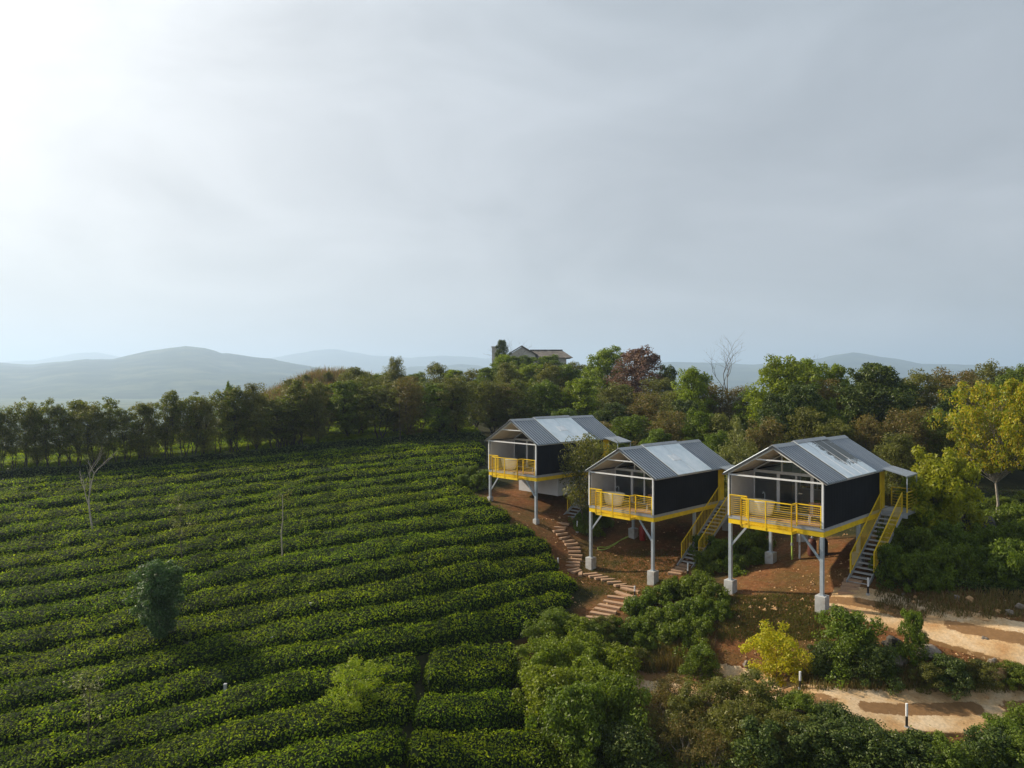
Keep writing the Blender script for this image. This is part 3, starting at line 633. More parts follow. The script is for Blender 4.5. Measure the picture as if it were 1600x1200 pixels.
# ------------------------------------------------------------------ the tea field, one object for each row
FUR = [
 [(-90, 765), (0, 754), (160, 741), (320, 725), (480, 709), (620, 697), (755, 691)],
 [(-90, 776), (0, 765), (160, 749), (320, 733), (480, 717), (620, 703), (757, 696)],
 [(-90, 787), (0, 775), (160, 757), (320, 740), (480, 724), (620, 709), (760, 701)],
 [(-90, 803), (0, 790), (160, 771), (320, 753), (480, 735), (620, 720), (758, 711)],
 [(-90, 818), (0, 804), (160, 787), (320, 767), (480, 746), (620, 731), (756, 723)],
 [(-90, 840), (0, 825), (160, 804), (320, 784), (480, 759), (620, 743), (735, 734)],
 [(-90, 862), (0, 847), (160, 825), (320, 802), (480, 775), (620, 756), (722, 745)],
 [(-90, 886), (0, 869), (160, 849), (320, 821), (480, 794), (620, 774), (735, 758)],
 [(-90, 913), (0, 895), (160, 873), (320, 841), (480, 813), (620, 792), (745, 774)],
 [(-90, 941), (0, 922), (160, 899), (320, 866), (480, 834), (620, 812), (784, 791)],
 [(-90, 978), (0, 956), (160, 930), (320, 893), (480, 861), (620, 838), (780, 818), (808, 813)],
 [(-90, 1013), (0, 990), (160, 964), (320, 922), (480, 897), (620, 871), (780, 847), (852, 836)],
 [(-90, 1050), (0, 1026), (160, 998), (320, 958), (480, 928), (620, 902), (780, 874), (869, 865)],
 [(-90, 1096), (0, 1071), (160, 1039), (320, 1002), (480, 964), (620, 941), (780, 911), (876, 893)],
 [(-90, 1143), (0, 1115), (160, 1080), (320, 1044), (480, 1003), (620, 978), (780, 949), (850, 930), (919, 917)],
 [(-90, 1200), (0, 1169), (160, 1134), (320, 1089), (480, 1044), (620, 1020), (700, 1007), (800, 992), (835, 984)],
 [(-90, 1263), (0, 1230), (160, 1187), (320, 1140), (400, 1117), (507, 1086), (655, 1064)],
 [(-90, 1335), (0, 1297), (160, 1250), (320, 1203), (400, 1181), (484, 1158), (640, 1134)],
 [(-90, 1410), (0, 1372), (160, 1322), (320, 1272), (400, 1249), (484, 1226), (640, 1190)],
 [(0, 1450), (160, 1400), (320, 1345), (484, 1300), (640, 1260)]]
def hedge(name, A, B, height, label, seed, group, mats=None, dens=1.0, inset=.095, endround=1.2, cat='tea hedge'):
    """A far edge, B near edge: matching (n,3) world polylines; body + leaves in one mesh"""
    n = len(A); NV = 11; v = np.linspace(0, 1, NV); s = np.r_[0, np.cumsum(np.hypot(*(A[1:, :2] - A[:-1, :2]).T))]
    P = np.zeros((n, NV, 3)); wd = np.hypot(*(A[:, :2] - B[:, :2]).T)
    e = np.clip(np.minimum(s, s[-1] - s) / endround, 0, 1); er = np.sqrt(1 - (1 - e) ** 2)
    nA = (fbm(A[:, 0], A[:, 1], 1.3, 3, seed) - .5) * .5; nB = (fbm(B[:, 0], B[:, 1], 1.3, 3, seed + 5) - .5) * .5
    for j, t in enumerate(v):
        g0 = (inset + nA * .5) ; g1 = (inset + nB * .5); a = g0 + (1 - g0 - g1) * t
        a = .5 + (a - .5) * (.25 + .75 * er)
        xy = A[:, :2] * (1 - a)[:, None] + B[:, :2] * a[:, None]
        prof = (1 - abs(2 * t - 1) ** 6) ** .5 if 0 < t < 1 else 0
        hh = height * prof * (.25 + .75 * er) * (.70 + .42 * fbm(xy[:, 0], xy[:, 1], .8, 4, seed + 2) + .22 * fbm(xy[:, 0], xy[:, 1], 3.5, 2, seed + 3))
        dip = 1 - .22 * sstep(.6, .78, fbm(xy[:, 0], xy[:, 1], 2.4, 2, seed + 9))
        P[:, j, :2] = xy; P[:, j, 2] = ground_z(xy[:, 0], xy[:, 1]) + hh * dip - (.04 if prof == 0 else 0)
    i = np.arange(n * NV).reshape(n, NV); Fb = np.stack([i[:-1, :-1], i[1:, :-1], i[1:, 1:], i[:-1, 1:]], -1).reshape(-1, 4)
    Vb = P.reshape(-1, 3)
    q = Vb[Fb]; nrm = np.cross(q[:, 2] - q[:, 0], q[:, 3] - q[:, 1]); ar = np.linalg.norm(nrm, axis=1) / 2; nrm /= (2 * ar[:, None] + 1e-9)
    flip = nrm[:, 2] < 0; nrm[flip] *= -1
    dist = q[:, :, 1].mean(1); D = dens * np.interp(dist, [20, 32, 45, 60, 90], [290, 230, 170, 120, 60]); cnt = rng.poisson(ar * D)
    f = np.repeat(np.arange(len(Fb)), cnt); u1 = rng.random(len(f))[:, None]; u2 = rng.random(len(f))[:, None]
    Q = q[f]; C = (Q[:, 0] * (1 - u1) + Q[:, 1] * u1) * (1 - u2) + (Q[:, 3] * (1 - u1) + Q[:, 2] * u1) * u2
    Nn = nrm[f]; C = C + Nn * rng.uniform(-.05, .10, (len(f), 1)) + np.array([0, 0, 1]) * rng.exponential(.045, (len(f), 1))
    ls = np.interp(C[:, 1], [20, 35, 60, 90], [.10, .12, .15, .2]) * rng.uniform(.6, 1.35, len(C))
    Vl, Fl = leaves(C, Nn * 1.0 + np.array([0, 0, .3]), ls, ls * .5, .6)
    tipn = fbm(C[:, 0], C[:, 1], .7, 3, 40); tip = (rng.random(len(C)) < .2 + .65 * sstep(.44, .64, tipn)) & (Nn[:, 2] > .55)
    V = np.r_[Vb, Vl]; Fa = np.r_[Fb, Fl + len(Vb)]; mi = np.r_[np.zeros(len(Fb)), np.where(tip, 2, 1)]
    org = Vb.mean(0); org[2] = ground_z(org[:1], org[1:2])[0]
    o = mesh_np(name, V - org, Fa, mats or [M['tea_body'], M['tea'], M['tea_tip']], mi=mi); o.location = org
    return tag(o, label, cat, group)
def curve_px(P, x0, x1, n):
    P = np.array(P, float); xs = np.linspace(x0, x1, n)
    # smooth interpolation
    from_ = np.interp(xs, P[:, 0], P[:, 1]); ker = np.ones(9) / 9; pad = np.pad(from_, 4, mode='reflect', reflect_type='odd'); return xs, np.convolve(pad, ker, 'valid')
for r in range(len(FUR) - 1):
    a, b = FUR[r], FUR[r + 1]; x0 = max(a[0][0], b[0][0]) if r < 18 else 0; xa, xb = a[-1][0], b[-1][0]
    if r == 15: xa = 655
    L = 150
    xs, ya = curve_px(a, x0, xa, L); A = cast(xs, ya, .42); xs2, yb = curve_px(b, x0, xb, L); B = cast(xs2, yb, .42)
    A = smooth(resample(A, .3), 2); m = len(A); B = np.c_[[np.interp(np.linspace(0, 1, m), np.linspace(0, 1, L), smooth(B, 2)[:, i]) for i in range(3)]].T
    if r == 0: lb = 'farthest clipped tea row of the field, in the shade of the tree line'
    else: lb = '%s clipped tea row of the sloping field, counted from the tree line' % ordw(r + 1)
    hedge('tea_row', A, B, .62 + .02 * (r % 3), lb, r * 7 + 1, 'clipped tea rows of the sloping field', endround=1.0)
def block(pts_far, pts_near, label, seed, name='tea_row', h=.7, group='tea blocks at the lower end of the field', inset=.06, dens=1.0):
    fa = np.array(pts_far, float); nb = np.array(pts_near, float); L = 60; t = np.linspace(0, 1, L)
    def ip(P): s = np.linspace(0, 1, len(P)); return np.interp(t, s, P[:, 0]), np.interp(t, s, P[:, 1])
    A = cast(*ip(fa), .4); B = cast(*ip(nb), .4); m = max(8, int(np.hypot(*(A[-1, :2] - A[0, :2])) / .28))
    rs_ = lambda Q: np.c_[[np.interp(np.linspace(0, 1, m), t, Q[:, i]) for i in range(3)]].T
    return hedge(name, rs_(A), rs_(B), h, label, seed, group, inset=inset, endround=.5, dens=dens)
block([(668, 1014), (740, 1006), (806, 996)], [(658, 1084), (740, 1079), (808, 1072)], 'square clipped tea block beside the large light green shrub', 301)
block([(655, 1092), (740, 1088), (816, 1080)], [(640, 1138), (740, 1140), (838, 1132)], 'tea block directly below the square clipped block', 302)
block([(640, 1144), (740, 1146), (846, 1138)], [(630, 1200), (740, 1210), (870, 1200)], 'lowest tea block at the bottom edge left of the big shrubs', 303)
# rows glimpsed behind the tree line
E0 = edge_w[:, :2]
E0 = resample(E0, .6); tn = np.gradient(E0, axis=0); tn /= np.hypot(*tn.T)[:, None]; nn_ = np.c_[-tn[:, 1], tn[:, 0]]
for r in range(8):
    a = E0 + nn_ * (2.8 + 2.1 * r + 1.9); b = E0 + nn_ * (2.8 + 2.1 * r)
    A = np.c_[a, a[:, 0] * 0]; B = np.c_[b, b[:, 0] * 0]
    hedge('tea_row', A, B, .6, '%s tea row behind the tree line, seen between the trunks' % ordw(r + 1), 500 + r, 'sunlit tea rows behind the tree line', dens=.8, mats=[M['tea'], M['tea_tip'], M['tea_tip']])  # every leaf takes the bright shoot colours: sunlight painted into the foliage
_a = E0 + nn_ * .9; _b = E0 - nn_ * .2
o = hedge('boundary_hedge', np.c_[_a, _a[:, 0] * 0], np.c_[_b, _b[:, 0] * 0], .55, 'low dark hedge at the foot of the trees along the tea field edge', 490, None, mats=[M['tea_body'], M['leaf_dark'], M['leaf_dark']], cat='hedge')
# shaded undergrowth along the far edge
def scatter_leaves(name, P, Nn, L, W, m, label, cat, hgt=.0):
    V, Fq = leaves(P, Nn, L, W, .6); o = mesh_np(name, V, Fq, m); return tag(o, label, cat, kind='stuff')
n = 15000; t = rng.random(n); ii = (t * (len(E0) - 1)).astype(int); off = rng.normal(.4, .6, n); P = E0[ii] + tn[ii] * rng.uniform(-.3, .3, (n, 1)) + nn_[ii] * off[:, None]
z = ground_z(P[:, 0], P[:, 1]) + np.abs(rng.normal(0, .25, n)) * np.exp(-((off - .4) / .9) ** 2)
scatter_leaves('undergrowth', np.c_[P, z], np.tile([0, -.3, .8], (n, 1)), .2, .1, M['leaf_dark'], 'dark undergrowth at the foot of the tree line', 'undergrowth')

# ------------------------------------------------------------------ cabins
FT = [[(-9.1, -10.0), (0, 0)], ]
def railing(mb, a, b, z0, z1, step=.105, posts=None, m=0, r=.014):
    """horizontal bar railing between local points a,b (x,y)"""
    (x0, y0), (x1, y1) = a, b
    mb.bar((x0, y0, z1), (x1, y1, z1), .05, .05, m)
    z = z0 + .08
    while z < z1 - .06:
        mb.bar((x0, y0, z), (x1, y1, z), r * 1.2, r * 1.2, m); z += step
    for t in (posts or (0, 1)):
        x = x0 + (x1 - x0) * t; y = y0 + (y1 - y0) * t; mb.bar((x, y, z0 - .02), (x, y, z1 + .02), .055, .055, m)
def stair_rail(mb, p0, p1, h, n, m=0):
    p0 = Vector(p0); p1 = Vector(p1); u = Vector((0, 0, h)); lo = Vector((0, 0, .08))
    mb.bar(p0 + u, p1 + u, .05, .05, m); mb.bar(p0 + lo, p1 + lo, .035, .035, m)
    for i in range(n + 1):
        q = p0.lerp(p1, i / n); k = .05 if i in (0, n) else .02; mb.bar(q + lo * .3, q + u, k, k, m)
FLOOR = .43
def cabin(c, label):
    X, Y, zb = CAB[c]; root = empty('stilt_cabin', (X, Y, zb + CZ), -YAW); tag(root, label, 'cabin', 'stilt cabins in a row down the slope')
    def lg(a, b): wx, wy = cl2w(c, a, b); return G(wx, wy) - (zb + CZ)
    # yellow floor frame, with the projecting bay
    mb = MB()
    for x in (-4.93, -.07): mb.box(x - .06, x + .06, .0, 8.95, 0, .26)
    for y in (.0, 4.6, 8.83): mb.box(-4.87, -.13, y + .002, y + .12, .003, .257)
    for x in (-3.9, -2.9, -1.9, -.95): mb.box(x - .04, x + .04, .13, 8.8, .05, .24)
    mb.build('floor_frame', M['yellow'], root)
    mb = MB(); mb.box(-5.0, 0, -.02, 8.95, .262, FLOOR); mb.build('floor_slab', M['grey_trim'], root)
    mb = MB()
    for i in range(16):
        mb.box(-4.95 + i * .305, -4.95 + i * .305 + .295, .05, 2.48, FLOOR + .002, FLOOR + .03)
    mb.build('deck_boards', M['wood'], root)
    # bay
    mb = MB(); x0, x1, yb = -3.94, -1.3, -.62
    mb.box(x0, x1, yb, yb + .05, .02, .16); mb.box(x0, x0 + .05, yb + .05, -.03, .02, .16); mb.box(x1 - .05, x1, yb + .05, -.03, .02, .16)
    for i in range(17): xx = x0 + .1 + i * .152; mb.box(xx, xx + .05, yb + .06, -.03, .06, .10)
    for i in range(3): mb.bar((x0, yb + .1 + i * .2, .05), (x1, yb + .1 + i * .2, .05), .03)
    mb.build('bay_grating', M['yellow'], root)
    mb = MB(); railing(mb, (-4.9, -.03), (x0, -.03), FLOOR, 1.52, posts=(0, 1)); mb.build('railing', M['yellow'], root)
    mb = MB(); railing(mb, (x0, yb), (x1, yb), .1, 1.5, posts=(0, .15, .5, 1)); railing(mb, (x0, yb), (x0, -.05), .2, 1.5, posts=(0,)); railing(mb, (x1, yb), (x1, -.05), .2, 1.5, posts=(0,)); mb.build('railing', M['yellow'], root)
    mb = MB(); railing(mb, (x1, -.03), (-.12, -.03), FLOOR, 1.48, posts=(0, 1)); mb.build('railing', M['yellow'], root)
    # white steel porch frame
    mb = MB(); TZ = 2.59; RZ = 4.12
    for x in (-4.96, -.04): mb.bar((x, -.02, FLOOR), (x, -.02, TZ), .08)
    mb.bar((-5.0, -.02, TZ), (0, -.02, TZ), .075, .075)
    mb.bar((-5.0, -.025, TZ + .05), (-2.5, -.025, RZ), .08, .09); mb.bar((0, -.025, TZ + .05), (-2.5, -.025, RZ), .08, .09)
    mb.bar((-3.45, -.02, RZ - .62), (-1.55, -.02, RZ - .62), .06)
    mb.build('porch_frame', M['white'], root)
    # walls
    mb = MB(); mb.box(-.10, .02, .06, 7.42, FLOOR + .002, TZ + .03); mb.build('side_wall', M['black_wall'], root)
    mb = MB(); mb.box(-5.02, -4.9, .06, 7.42, FLOOR + .002, TZ + .03); mb.build('side_wall', M['black_wall'], root)
    mb = MB(); mb.box(-4.898, -4.86, .07, 7.3, FLOOR + .03, TZ); mb.box(-.14, -.102, .07, 7.3, FLOOR + .03, TZ); mb.build('wall_lining', M['grey_wall'], root)
    # rear wall with a window opening, gable
    mb = MB(); y0, y1 = 7.30, 7.42
    mb.box(-4.86, -4.4, y0, y1, FLOOR, TZ); mb.box(-2.3, -.14, y0, y1, FLOOR, TZ); mb.box(-4.4, -2.3, y0, y1, FLOOR, 1.1)
    mb.add([(-4.9, y0, TZ), (-.1, y0, TZ), (-2.5, y0, RZ - .1), (-4.9, y1, TZ), (-.1, y1, TZ), (-2.5, y1, RZ - .1)], [(0, 1, 2), (5, 4, 3), (0, 3, 4, 1), (1, 4, 5, 2), (2, 5, 3, 0)])
    mb.build('rear_wall', M['grey_wall'], root)
    mb = MB(); mb.box(-4.4, -2.3, 7.35, 7.36, 1.1, TZ); wo = mb.build('window', M['glass'], root)
    mb = MB(); mb.box(-4.4, -4.33, 7.28, 7.34, 1.1, TZ - .03); mb.box(-2.37, -2.3, 7.28, 7.34, 1.1, TZ - .03); mb.box(-4.33, -2.37, 7.28, 7.34, 1.1, 1.17); mb.box(-3.38, -3.32, 7.28, 7.34, 1.17, TZ - .03); mb.build('frame', M['white'], wo)
    # yellow entrance wall at the rear
    for xw in (-.05, -5.0): mb = MB(); mb.box(xw, xw + .08, 7.43, 8.2, FLOOR + .002, TZ + .01); mb.build('entrance_wall', M['yellow'], root)
    # glazed front, set back on the porch
    yg = 2.52; mb = MB()
    for x, wv in ((-4.84, .09), (-3.46, .17), (-2.48, .10), (-1.64, .16), (-.18, .09)): mb.box(x - wv / 2, x + wv / 2, yg, yg + .07, FLOOR + .03, TZ - .03)
    mb.box(-4.86, -.14, yg - .003, yg + .075, TZ - .09, TZ + .06); mb.box(-4.86, -.14, yg - .003, yg + .075, FLOOR + .03, FLOOR + .11)
    mb.bar((-4.8, yg + .035, TZ + .08), (-2.5, yg + .035, RZ - .14), .06, .07); mb.bar((-.2, yg + .035, TZ + .08), (-2.5, yg + .035, RZ - .14), .06, .07)
    mb.box(-3.30, -3.22, yg, yg + .07, TZ + .05, TZ + 1.0); mb.box(-1.85, -1.79, yg, yg + .07, TZ + .05, TZ + .95)
    gf = mb.build('glazing', M['white'], root)
    mb = MB(); mb.quad((-4.84, yg + .045, FLOOR + .09), (-.16, yg + .045, FLOOR + .09), (-.16, yg + .045, TZ - .06), (-4.84, yg + .045, TZ - .06))
    mb.add([(-4.7, yg + .045, TZ + .05), (-.3, yg + .045, TZ + .05), (-2.5, yg + .045, RZ - .15)], [(0, 1, 2)]); mb.build('glass', M['glass'], gf)
    # roof: two ribbed slopes, translucent panels in the middle bay, ridge cap
    sl = (RZ + .10 - (TZ + .02)) / 2.68
    def roofpt(x, lift=0): return RZ + .13 - abs(x + 2.5) * sl + lift
    for sgn in (1, -1):
        xe = -2.5 + sgn * 2.72
        mb = MB()
        for (ya, yb_) in ((-.14, 2.32), (6.2, 9.12)):
            mb.add([(-2.5, ya, roofpt(-2.5)), (xe, ya, roofpt(xe)), (xe, yb_, roofpt(xe)), (-2.5, yb_, roofpt(-2.5)), (-2.5, ya, roofpt(-2.5) - .05), (xe, ya, roofpt(xe) - .05), (xe, yb_, roofpt(xe) - .05), (-2.5, yb_, roofpt(-2.5) - .05)],
                   [(0, 1, 2, 3), (7, 6, 5, 4), (0, 4, 5, 1), (1, 5, 6, 2), (2, 6, 7, 3), (3, 7, 4, 0)])
            y = ya + .06
            while y < yb_ - .05:
                z0 = .003; h = .06
                P = []
                for xx in (-2.5 + sgn * .1, xe + sgn * .01):
                    zz = roofpt(xx); P += [(xx, y - .035, zz + z0), (xx, y + .035, zz + z0), (xx, y + .015, zz + h), (xx, y - .015, zz + h)]
                mb.add(P, [(0, 4, 7, 3), (3, 7, 6, 2), (2, 6, 5, 1), (0, 3, 2, 1), (4, 5, 6, 7)])
                xa_, xb_ = -2.5 + sgn * .1, xe; mb.add([(xa_, y - .105, roofpt(xa_, .004)), (xb_, y - .105, roofpt(xb_, .004)), (xb_, y - .036, roofpt(xb_, .004)), (xa_, y - .036, roofpt(xa_, .004))], [(0, 1, 2, 3)], 1); y += .27  # flat darker strip added beside each rib so the ribs stand out
        mb.build('metal_roof', [M['roof'], M['roof_dark']], root)
        mb = MB(); xo = xe + sgn * .04
        mb.add([(-2.5, 2.28, roofpt(-2.5, .09)), (xo, 2.28, roofpt(xo, .09)), (xo, 6.24, roofpt(xo, .09)), (-2.5, 6.24, roofpt(-2.5, .09)), (-2.5, 2.28, roofpt(-2.5, .055)), (xo, 2.28, roofpt(xo, .055)), (xo, 6.24, roofpt(xo, .055)), (-2.5, 6.24, roofpt(-2.5, .055))],
               [(0, 1, 2, 3), (7, 6, 5, 4), (0, 4, 5, 1), (1, 5, 6, 2), (2, 6, 7, 3), (3, 7, 4, 0)])
        so = mb.build('skylight', M['skylight_worn'] if (c == 2 and sgn == 1) else M['skylight'], root)
        mb = MB()
        for y in (3.26, 4.25, 5.22) if c == 2 else (4.25,):
            mb.bar((-2.45, y, roofpt(-2.45, .10)), (xo, y, roofpt(xo, .10)), .035 if c == 2 else .02, .02)
        mb.build('glazing_bar', M['white'], so)
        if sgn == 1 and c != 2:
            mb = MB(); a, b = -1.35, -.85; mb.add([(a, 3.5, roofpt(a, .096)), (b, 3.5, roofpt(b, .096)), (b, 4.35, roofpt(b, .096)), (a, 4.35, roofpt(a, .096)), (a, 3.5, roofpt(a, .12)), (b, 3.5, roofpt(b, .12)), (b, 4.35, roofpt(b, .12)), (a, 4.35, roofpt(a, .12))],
                  [(3, 2, 1, 0), (4, 5, 6, 7), (0, 1, 5, 4), (1, 2, 6, 5), (2, 3, 7, 6), (3, 0, 4, 7)]); mb.build('white_plate', M['plate'], so)  # small white plate standing for the bright rectangle on this skylight
    mb = MB()
    for (ya, yb_, l) in ((-.16, 2.27, .05), (2.27, 6.25, .13), (6.25, 9.14, .05)):
        for sgn in (1, -1):
            xx = -2.5 + sgn * .22; mb.add([(-2.5, ya, roofpt(-2.5, l + .012)), (xx, ya, roofpt(xx, l + .004)), (xx, yb_, roofpt(xx, l + .004)), (-2.5, yb_, roofpt(-2.5, l + .012)), (-2.5, ya, roofpt(-2.5, l - .03)), (xx, ya, roofpt(xx, l - .02)), (xx, yb_, roofpt(xx, l - .02)), (-2.5, yb_, roofpt(-2.5, l - .03))],
               [(0, 1, 2, 3), (7, 6, 5, 4), (0, 4, 5, 1), (1, 5, 6, 2), (2, 6, 7, 3), (3, 7, 4, 0)])
    mb.build('ridge_cap', M['grey_trim'], root)
    mb = MB()
    for sgn in (1, -1):
        xe = -2.5 + sgn * 2.66; P = []
        for yy in (-.1, 9.05):
            P += [(-2.5, yy, roofpt(-2.5, -.08)), (xe, yy, roofpt(xe, -.08)), (xe, yy, roofpt(xe, -.12)), (-2.5, yy, roofpt(-2.5, -.12))]
        mb.add(P, [(0, 1, 2, 3), (7, 6, 5, 4), (0, 4, 5, 1), (1, 5, 6, 2), (2, 6, 7, 3)])
    # leave the middle bay open to the skylight on both slopes: only the porch and the rear are boarded
    cob = mb.build('ceiling', M['ceiling'], root)
    mb = MB()
    for sgn in (1, -1):
        xe = -2.5 + sgn * 2.76; mb.bar((-2.5, -.17, roofpt(-2.5, -.03)), (xe, -.17, roofpt(xe, -.03)), .025, .07)
    mb.build('barge_board', M['roof_dark'], root)
    # awning over the side stair
    mb = MB(); A = [(.12, 7.35, TZ + .12), (.12, 9.2, TZ + .12), (1.42, 9.2, TZ - .2), (1.42, 7.35, TZ - .2)]
    mb.add([(x, y, z) for x, y, z in A] + [(x, y, z - .03) for x, y, z in A], [(0, 1, 2, 3)[::-1], (4, 5, 6, 7), (0, 1, 5, 4), (1, 2, 6, 5), (2, 3, 7, 6), (3, 0, 4, 7)])
    y = 7.4
    while y < 9.18: mb.bar((.12, y, TZ + .125), (1.42, y, TZ - .195), .04, .03); y += .2
    mb.build('awning', M['roof'], root)
    mb = MB(); mb.bar((1.38, 9.1, FLOOR), (1.38, 9.1, TZ - .23), .05); mb.bar((1.38, 7.5, FLOOR), (1.38, 7.5, TZ - .23), .05); mb.bar((1.38, 7.4, TZ - .25), (1.38, 9.15, TZ - .25), .05); mb.build('awning_post', M['steel'], root)
    # landing
    mb = MB(); mb.box(.03, 1.42, 7.45, 9.15, .26, FLOOR - .03); mb.box(.04, 1.42, 7.43, 7.5, .1, .258); mb.build('landing', M['grey_trim'], root)
    mb = MB(); railing(mb, (1.38, 7.5), (1.38, 9.1), FLOOR, 1.5, .16); railing(mb, (.1, 9.1), (1.38, 9.1), FLOOR, 1.5, .16); mb.build('railing', M['yellow'], root)
    # staircase
    bb = {0: 2.8, 1: 2.48, 2: 2.62}[c]; gb = lg(.6, bb) + .02; bt_ = {0: 7.45, 1: 7.45, 2: 7.45}[c]
    drop = FLOOR - .03 - gb; ns = max(6, round(drop / .19)); dy = (bt_ - bb) / ns
    st = MB(); w0, w1 = .16, 1.12
    for x in (w0 - .03, w1 + .03): st.bar((x, bt_, FLOOR - .16), (x, bb - .15, gb - .05), .045, .2)
    so = st.build('staircase', M['grey_trim'], root)
    for i in range(ns):
        z = FLOOR - .03 - (i + 1) * drop / ns; y = bt_ - (i + 1) * dy
        if i == ns - 1: z += .02
        tb = MB(); tb.box(w0, w1, y, y + .27, z - .035, z + .005); tb.build('tread', M['concrete'], so)
    for x, nm in ((w0 - .03, 9), (w1 + .03, 9)):
        hb = MB(); k = 0 if x < .5 else .16
        p1 = Vector((x, bb + .35, gb + .25)); p0 = Vector((x, bt_, FLOOR))
        if x > .5: p1 = p0.lerp(p1, .93)
        stair_rail(hb, p0, p1, 1.05, 26); hb.build('handrail', M['yellow'], so)
    # posts with concrete footings and braces
    for (a, b, fh) in ((-4.9, .06, .72 if c else .3), (-.1, .06, .74 if c else .3), (-4.9, 4.66, .6), (-.1, 4.66, .6), (-4.9, 8.85, .5), (-.1, 8.85, .5)):
        g = lg(a, b); top = .0; r = .085
        mb = MB(); mb.box(a - r, a + r, b - r, b + r, g + fh, -.002); po = mb.build('post', M['steel'], root, bevel=.012)
        s = .25 if fh > .4 else .17
        mb = MB(); mb.box(a - s, a + s, b - s, b + s, g - .35, g + fh); mb.build('footing', M['concrete'], po, bevel=.015)
        mb = MB(); mb.box(a - .14, a + .14, b - .14, b + .14, g + fh + .001, g + fh + .02); mb.build('base_plate', M['steel'], po)
        if b < 1:
            sg = 1 if a < -2 else -1; mb = MB(); mb.bar((a + sg * .06, b, -1.15), (a + sg * .98, b, .0), .08, .1); mb.build('brace', M['steel'], po)
    if c == 0:
        mb = MB(); mb.box(-4.4, -.35, 2.6, 7.0, -1.35, -.01); mb.build('service_box', M['grey_wall'], root)
    return root
cabs = [cabin(0, 'left cabin, farthest up the slope, with a grey service box under its floor'),
        cabin(1, 'middle cabin, with a green hose on the bare earth below it'),
        cabin(2, 'right cabin, nearest and largest, with a dark worn patch on its skylight')]
def local(c, a, b, z=FLOOR + .03): x, y = cl2w(c, a, b); return (x, y, CAB[c][2] + CZ + z)
WHICH = ['left', 'middle', 'right']
# bathtubs, chairs, lamps, beds
tub = None
for c in range(3):
    if tub is None:
        tub = empty('bathtub'); mb = MB(); mb.lathe([(.30, .0), (.42, .03), (.5, .25), (.56, .55), (.6, .62), (.61, .645), (.58, .65), (.53, .6), (.46, .3), (.38, .14), (.02, .12)], n=28, sx=1.25, sy=.72); mb.build('tub', M['tub'], tub, smooth=True)
        mb = MB(); mb.tube([(.0, .48, 0), (0, .48, .85), (0, .45, .93), (0, .30, .95), (0, .26, .88)], .018, 8); mb.build('tap', M['steel'], tub)
        o = tub
    else: o = copy_tree(tub)
    o.location = local(c, -3.65, .85); o.rotation_euler = (0, 0, -YAW); o.scale = (1.1, 1.1, 1.25)
    tag(o, 'cream freestanding bathtub behind the yellow railing of the %s cabin' % WHICH[c], 'bathtub', 'bathtubs on the cabin porches')
ch = None
for c in range(3):
    if ch is None:
        ch = empty('lounge_chair'); mb = MB()
        for i in range(7): mb.bar((-.26 + i * .087, -.25, .42), (-.26 + i * .087, .25, .38), .03)
        mb.build('seat', M['rattan'], ch)
        mb = MB()
        for i in range(7): mb.bar((-.26 + i * .087, .25, .38), (-.24 + i * .08, .45, .92), .03)
        mb.bar((-.28, .45, .93), (.28, .45, .93), .04); mb.build('backrest', M['rattan'], ch)
        for sx_ in (-1, 1):
            for sy_ in (-1, 1): mb = MB(); mb.bar((sx_ * .26, sy_ * .24, .40), (sx_ * .3, sy_ * .3, 0), .035); mb.build('leg', M['white'], ch)
        o = ch
    else: o = copy_tree(ch)
    o.location = local(c, -.75, .85); o.rotation_euler = (0, 0, -YAW + .5)
    tag(o, 'small slatted chair at the right end of the %s cabin porch' % WHICH[c], 'chair', 'slatted chairs on the cabin porches')
for c in (1, 2):
    o = empty('pendant_lamp', local(c, -2.95 if c == 1 else -3.3, 2.9, 3.05)); mb = MB(); mb.lathe([(.05, .42), (.12, .36), (.17, .18), (.17, .1), (.13, 0), (.11, .0)], n=14); mb.build('lamp_shade', M['yellow'], o, smooth=True)
    mb = MB(); mb.tube([(0, 0, .4), (0, 0, .62)], .01, 5); mb.build('cord', M['black'], o); tag(o, 'yellow pendant lamp behind the gable glass of the %s cabin' % WHICH[c], 'lamp', 'yellow pendant lamps in the cabins')
for c in (1, 2):
    o = empty('bed', local(c, -1.25, 4.4, FLOOR)); o.rotation_euler = (0, 0, -YAW)
    mb = MB(); mb.box(-.95, .95, -1, 1, .12, .35); mb.build('bed_frame', M['wood'], o); mb = MB(); mb.box(-.9, .9, -.97, .97, .352, .6); mb.build('mattress', M['fabric'], o, bevel=.06)
    mb = MB(); mb.box(-.93, .93, -.99, -.2, .603, .65); mb.build('blanket', M['fabric_green'], o, bevel=.02); mb = MB(); mb.box(-.7, .7, .45, .9, .603, .75); mb.build('pillow', M['fabric'], o, bevel=.06)
    tag(o, 'bed with green blanket and white linen inside the %s cabin' % WHICH[c], 'bed', 'beds inside the cabins')
o = empty('curtain', local(0, -2.9, 2.75, FLOOR)); o.rotation_euler = (0, 0, -YAW); mb = MB()
for i in range(10):
    mb.bar((i * .05, .03 * (i % 2), .05), (i * .045, .03 * (i % 2), 2.1), .055)
mb.build('cloth', M['curtain'], o); tag(o, 'pale gathered curtain behind the glass of the left cabin', 'curtain')
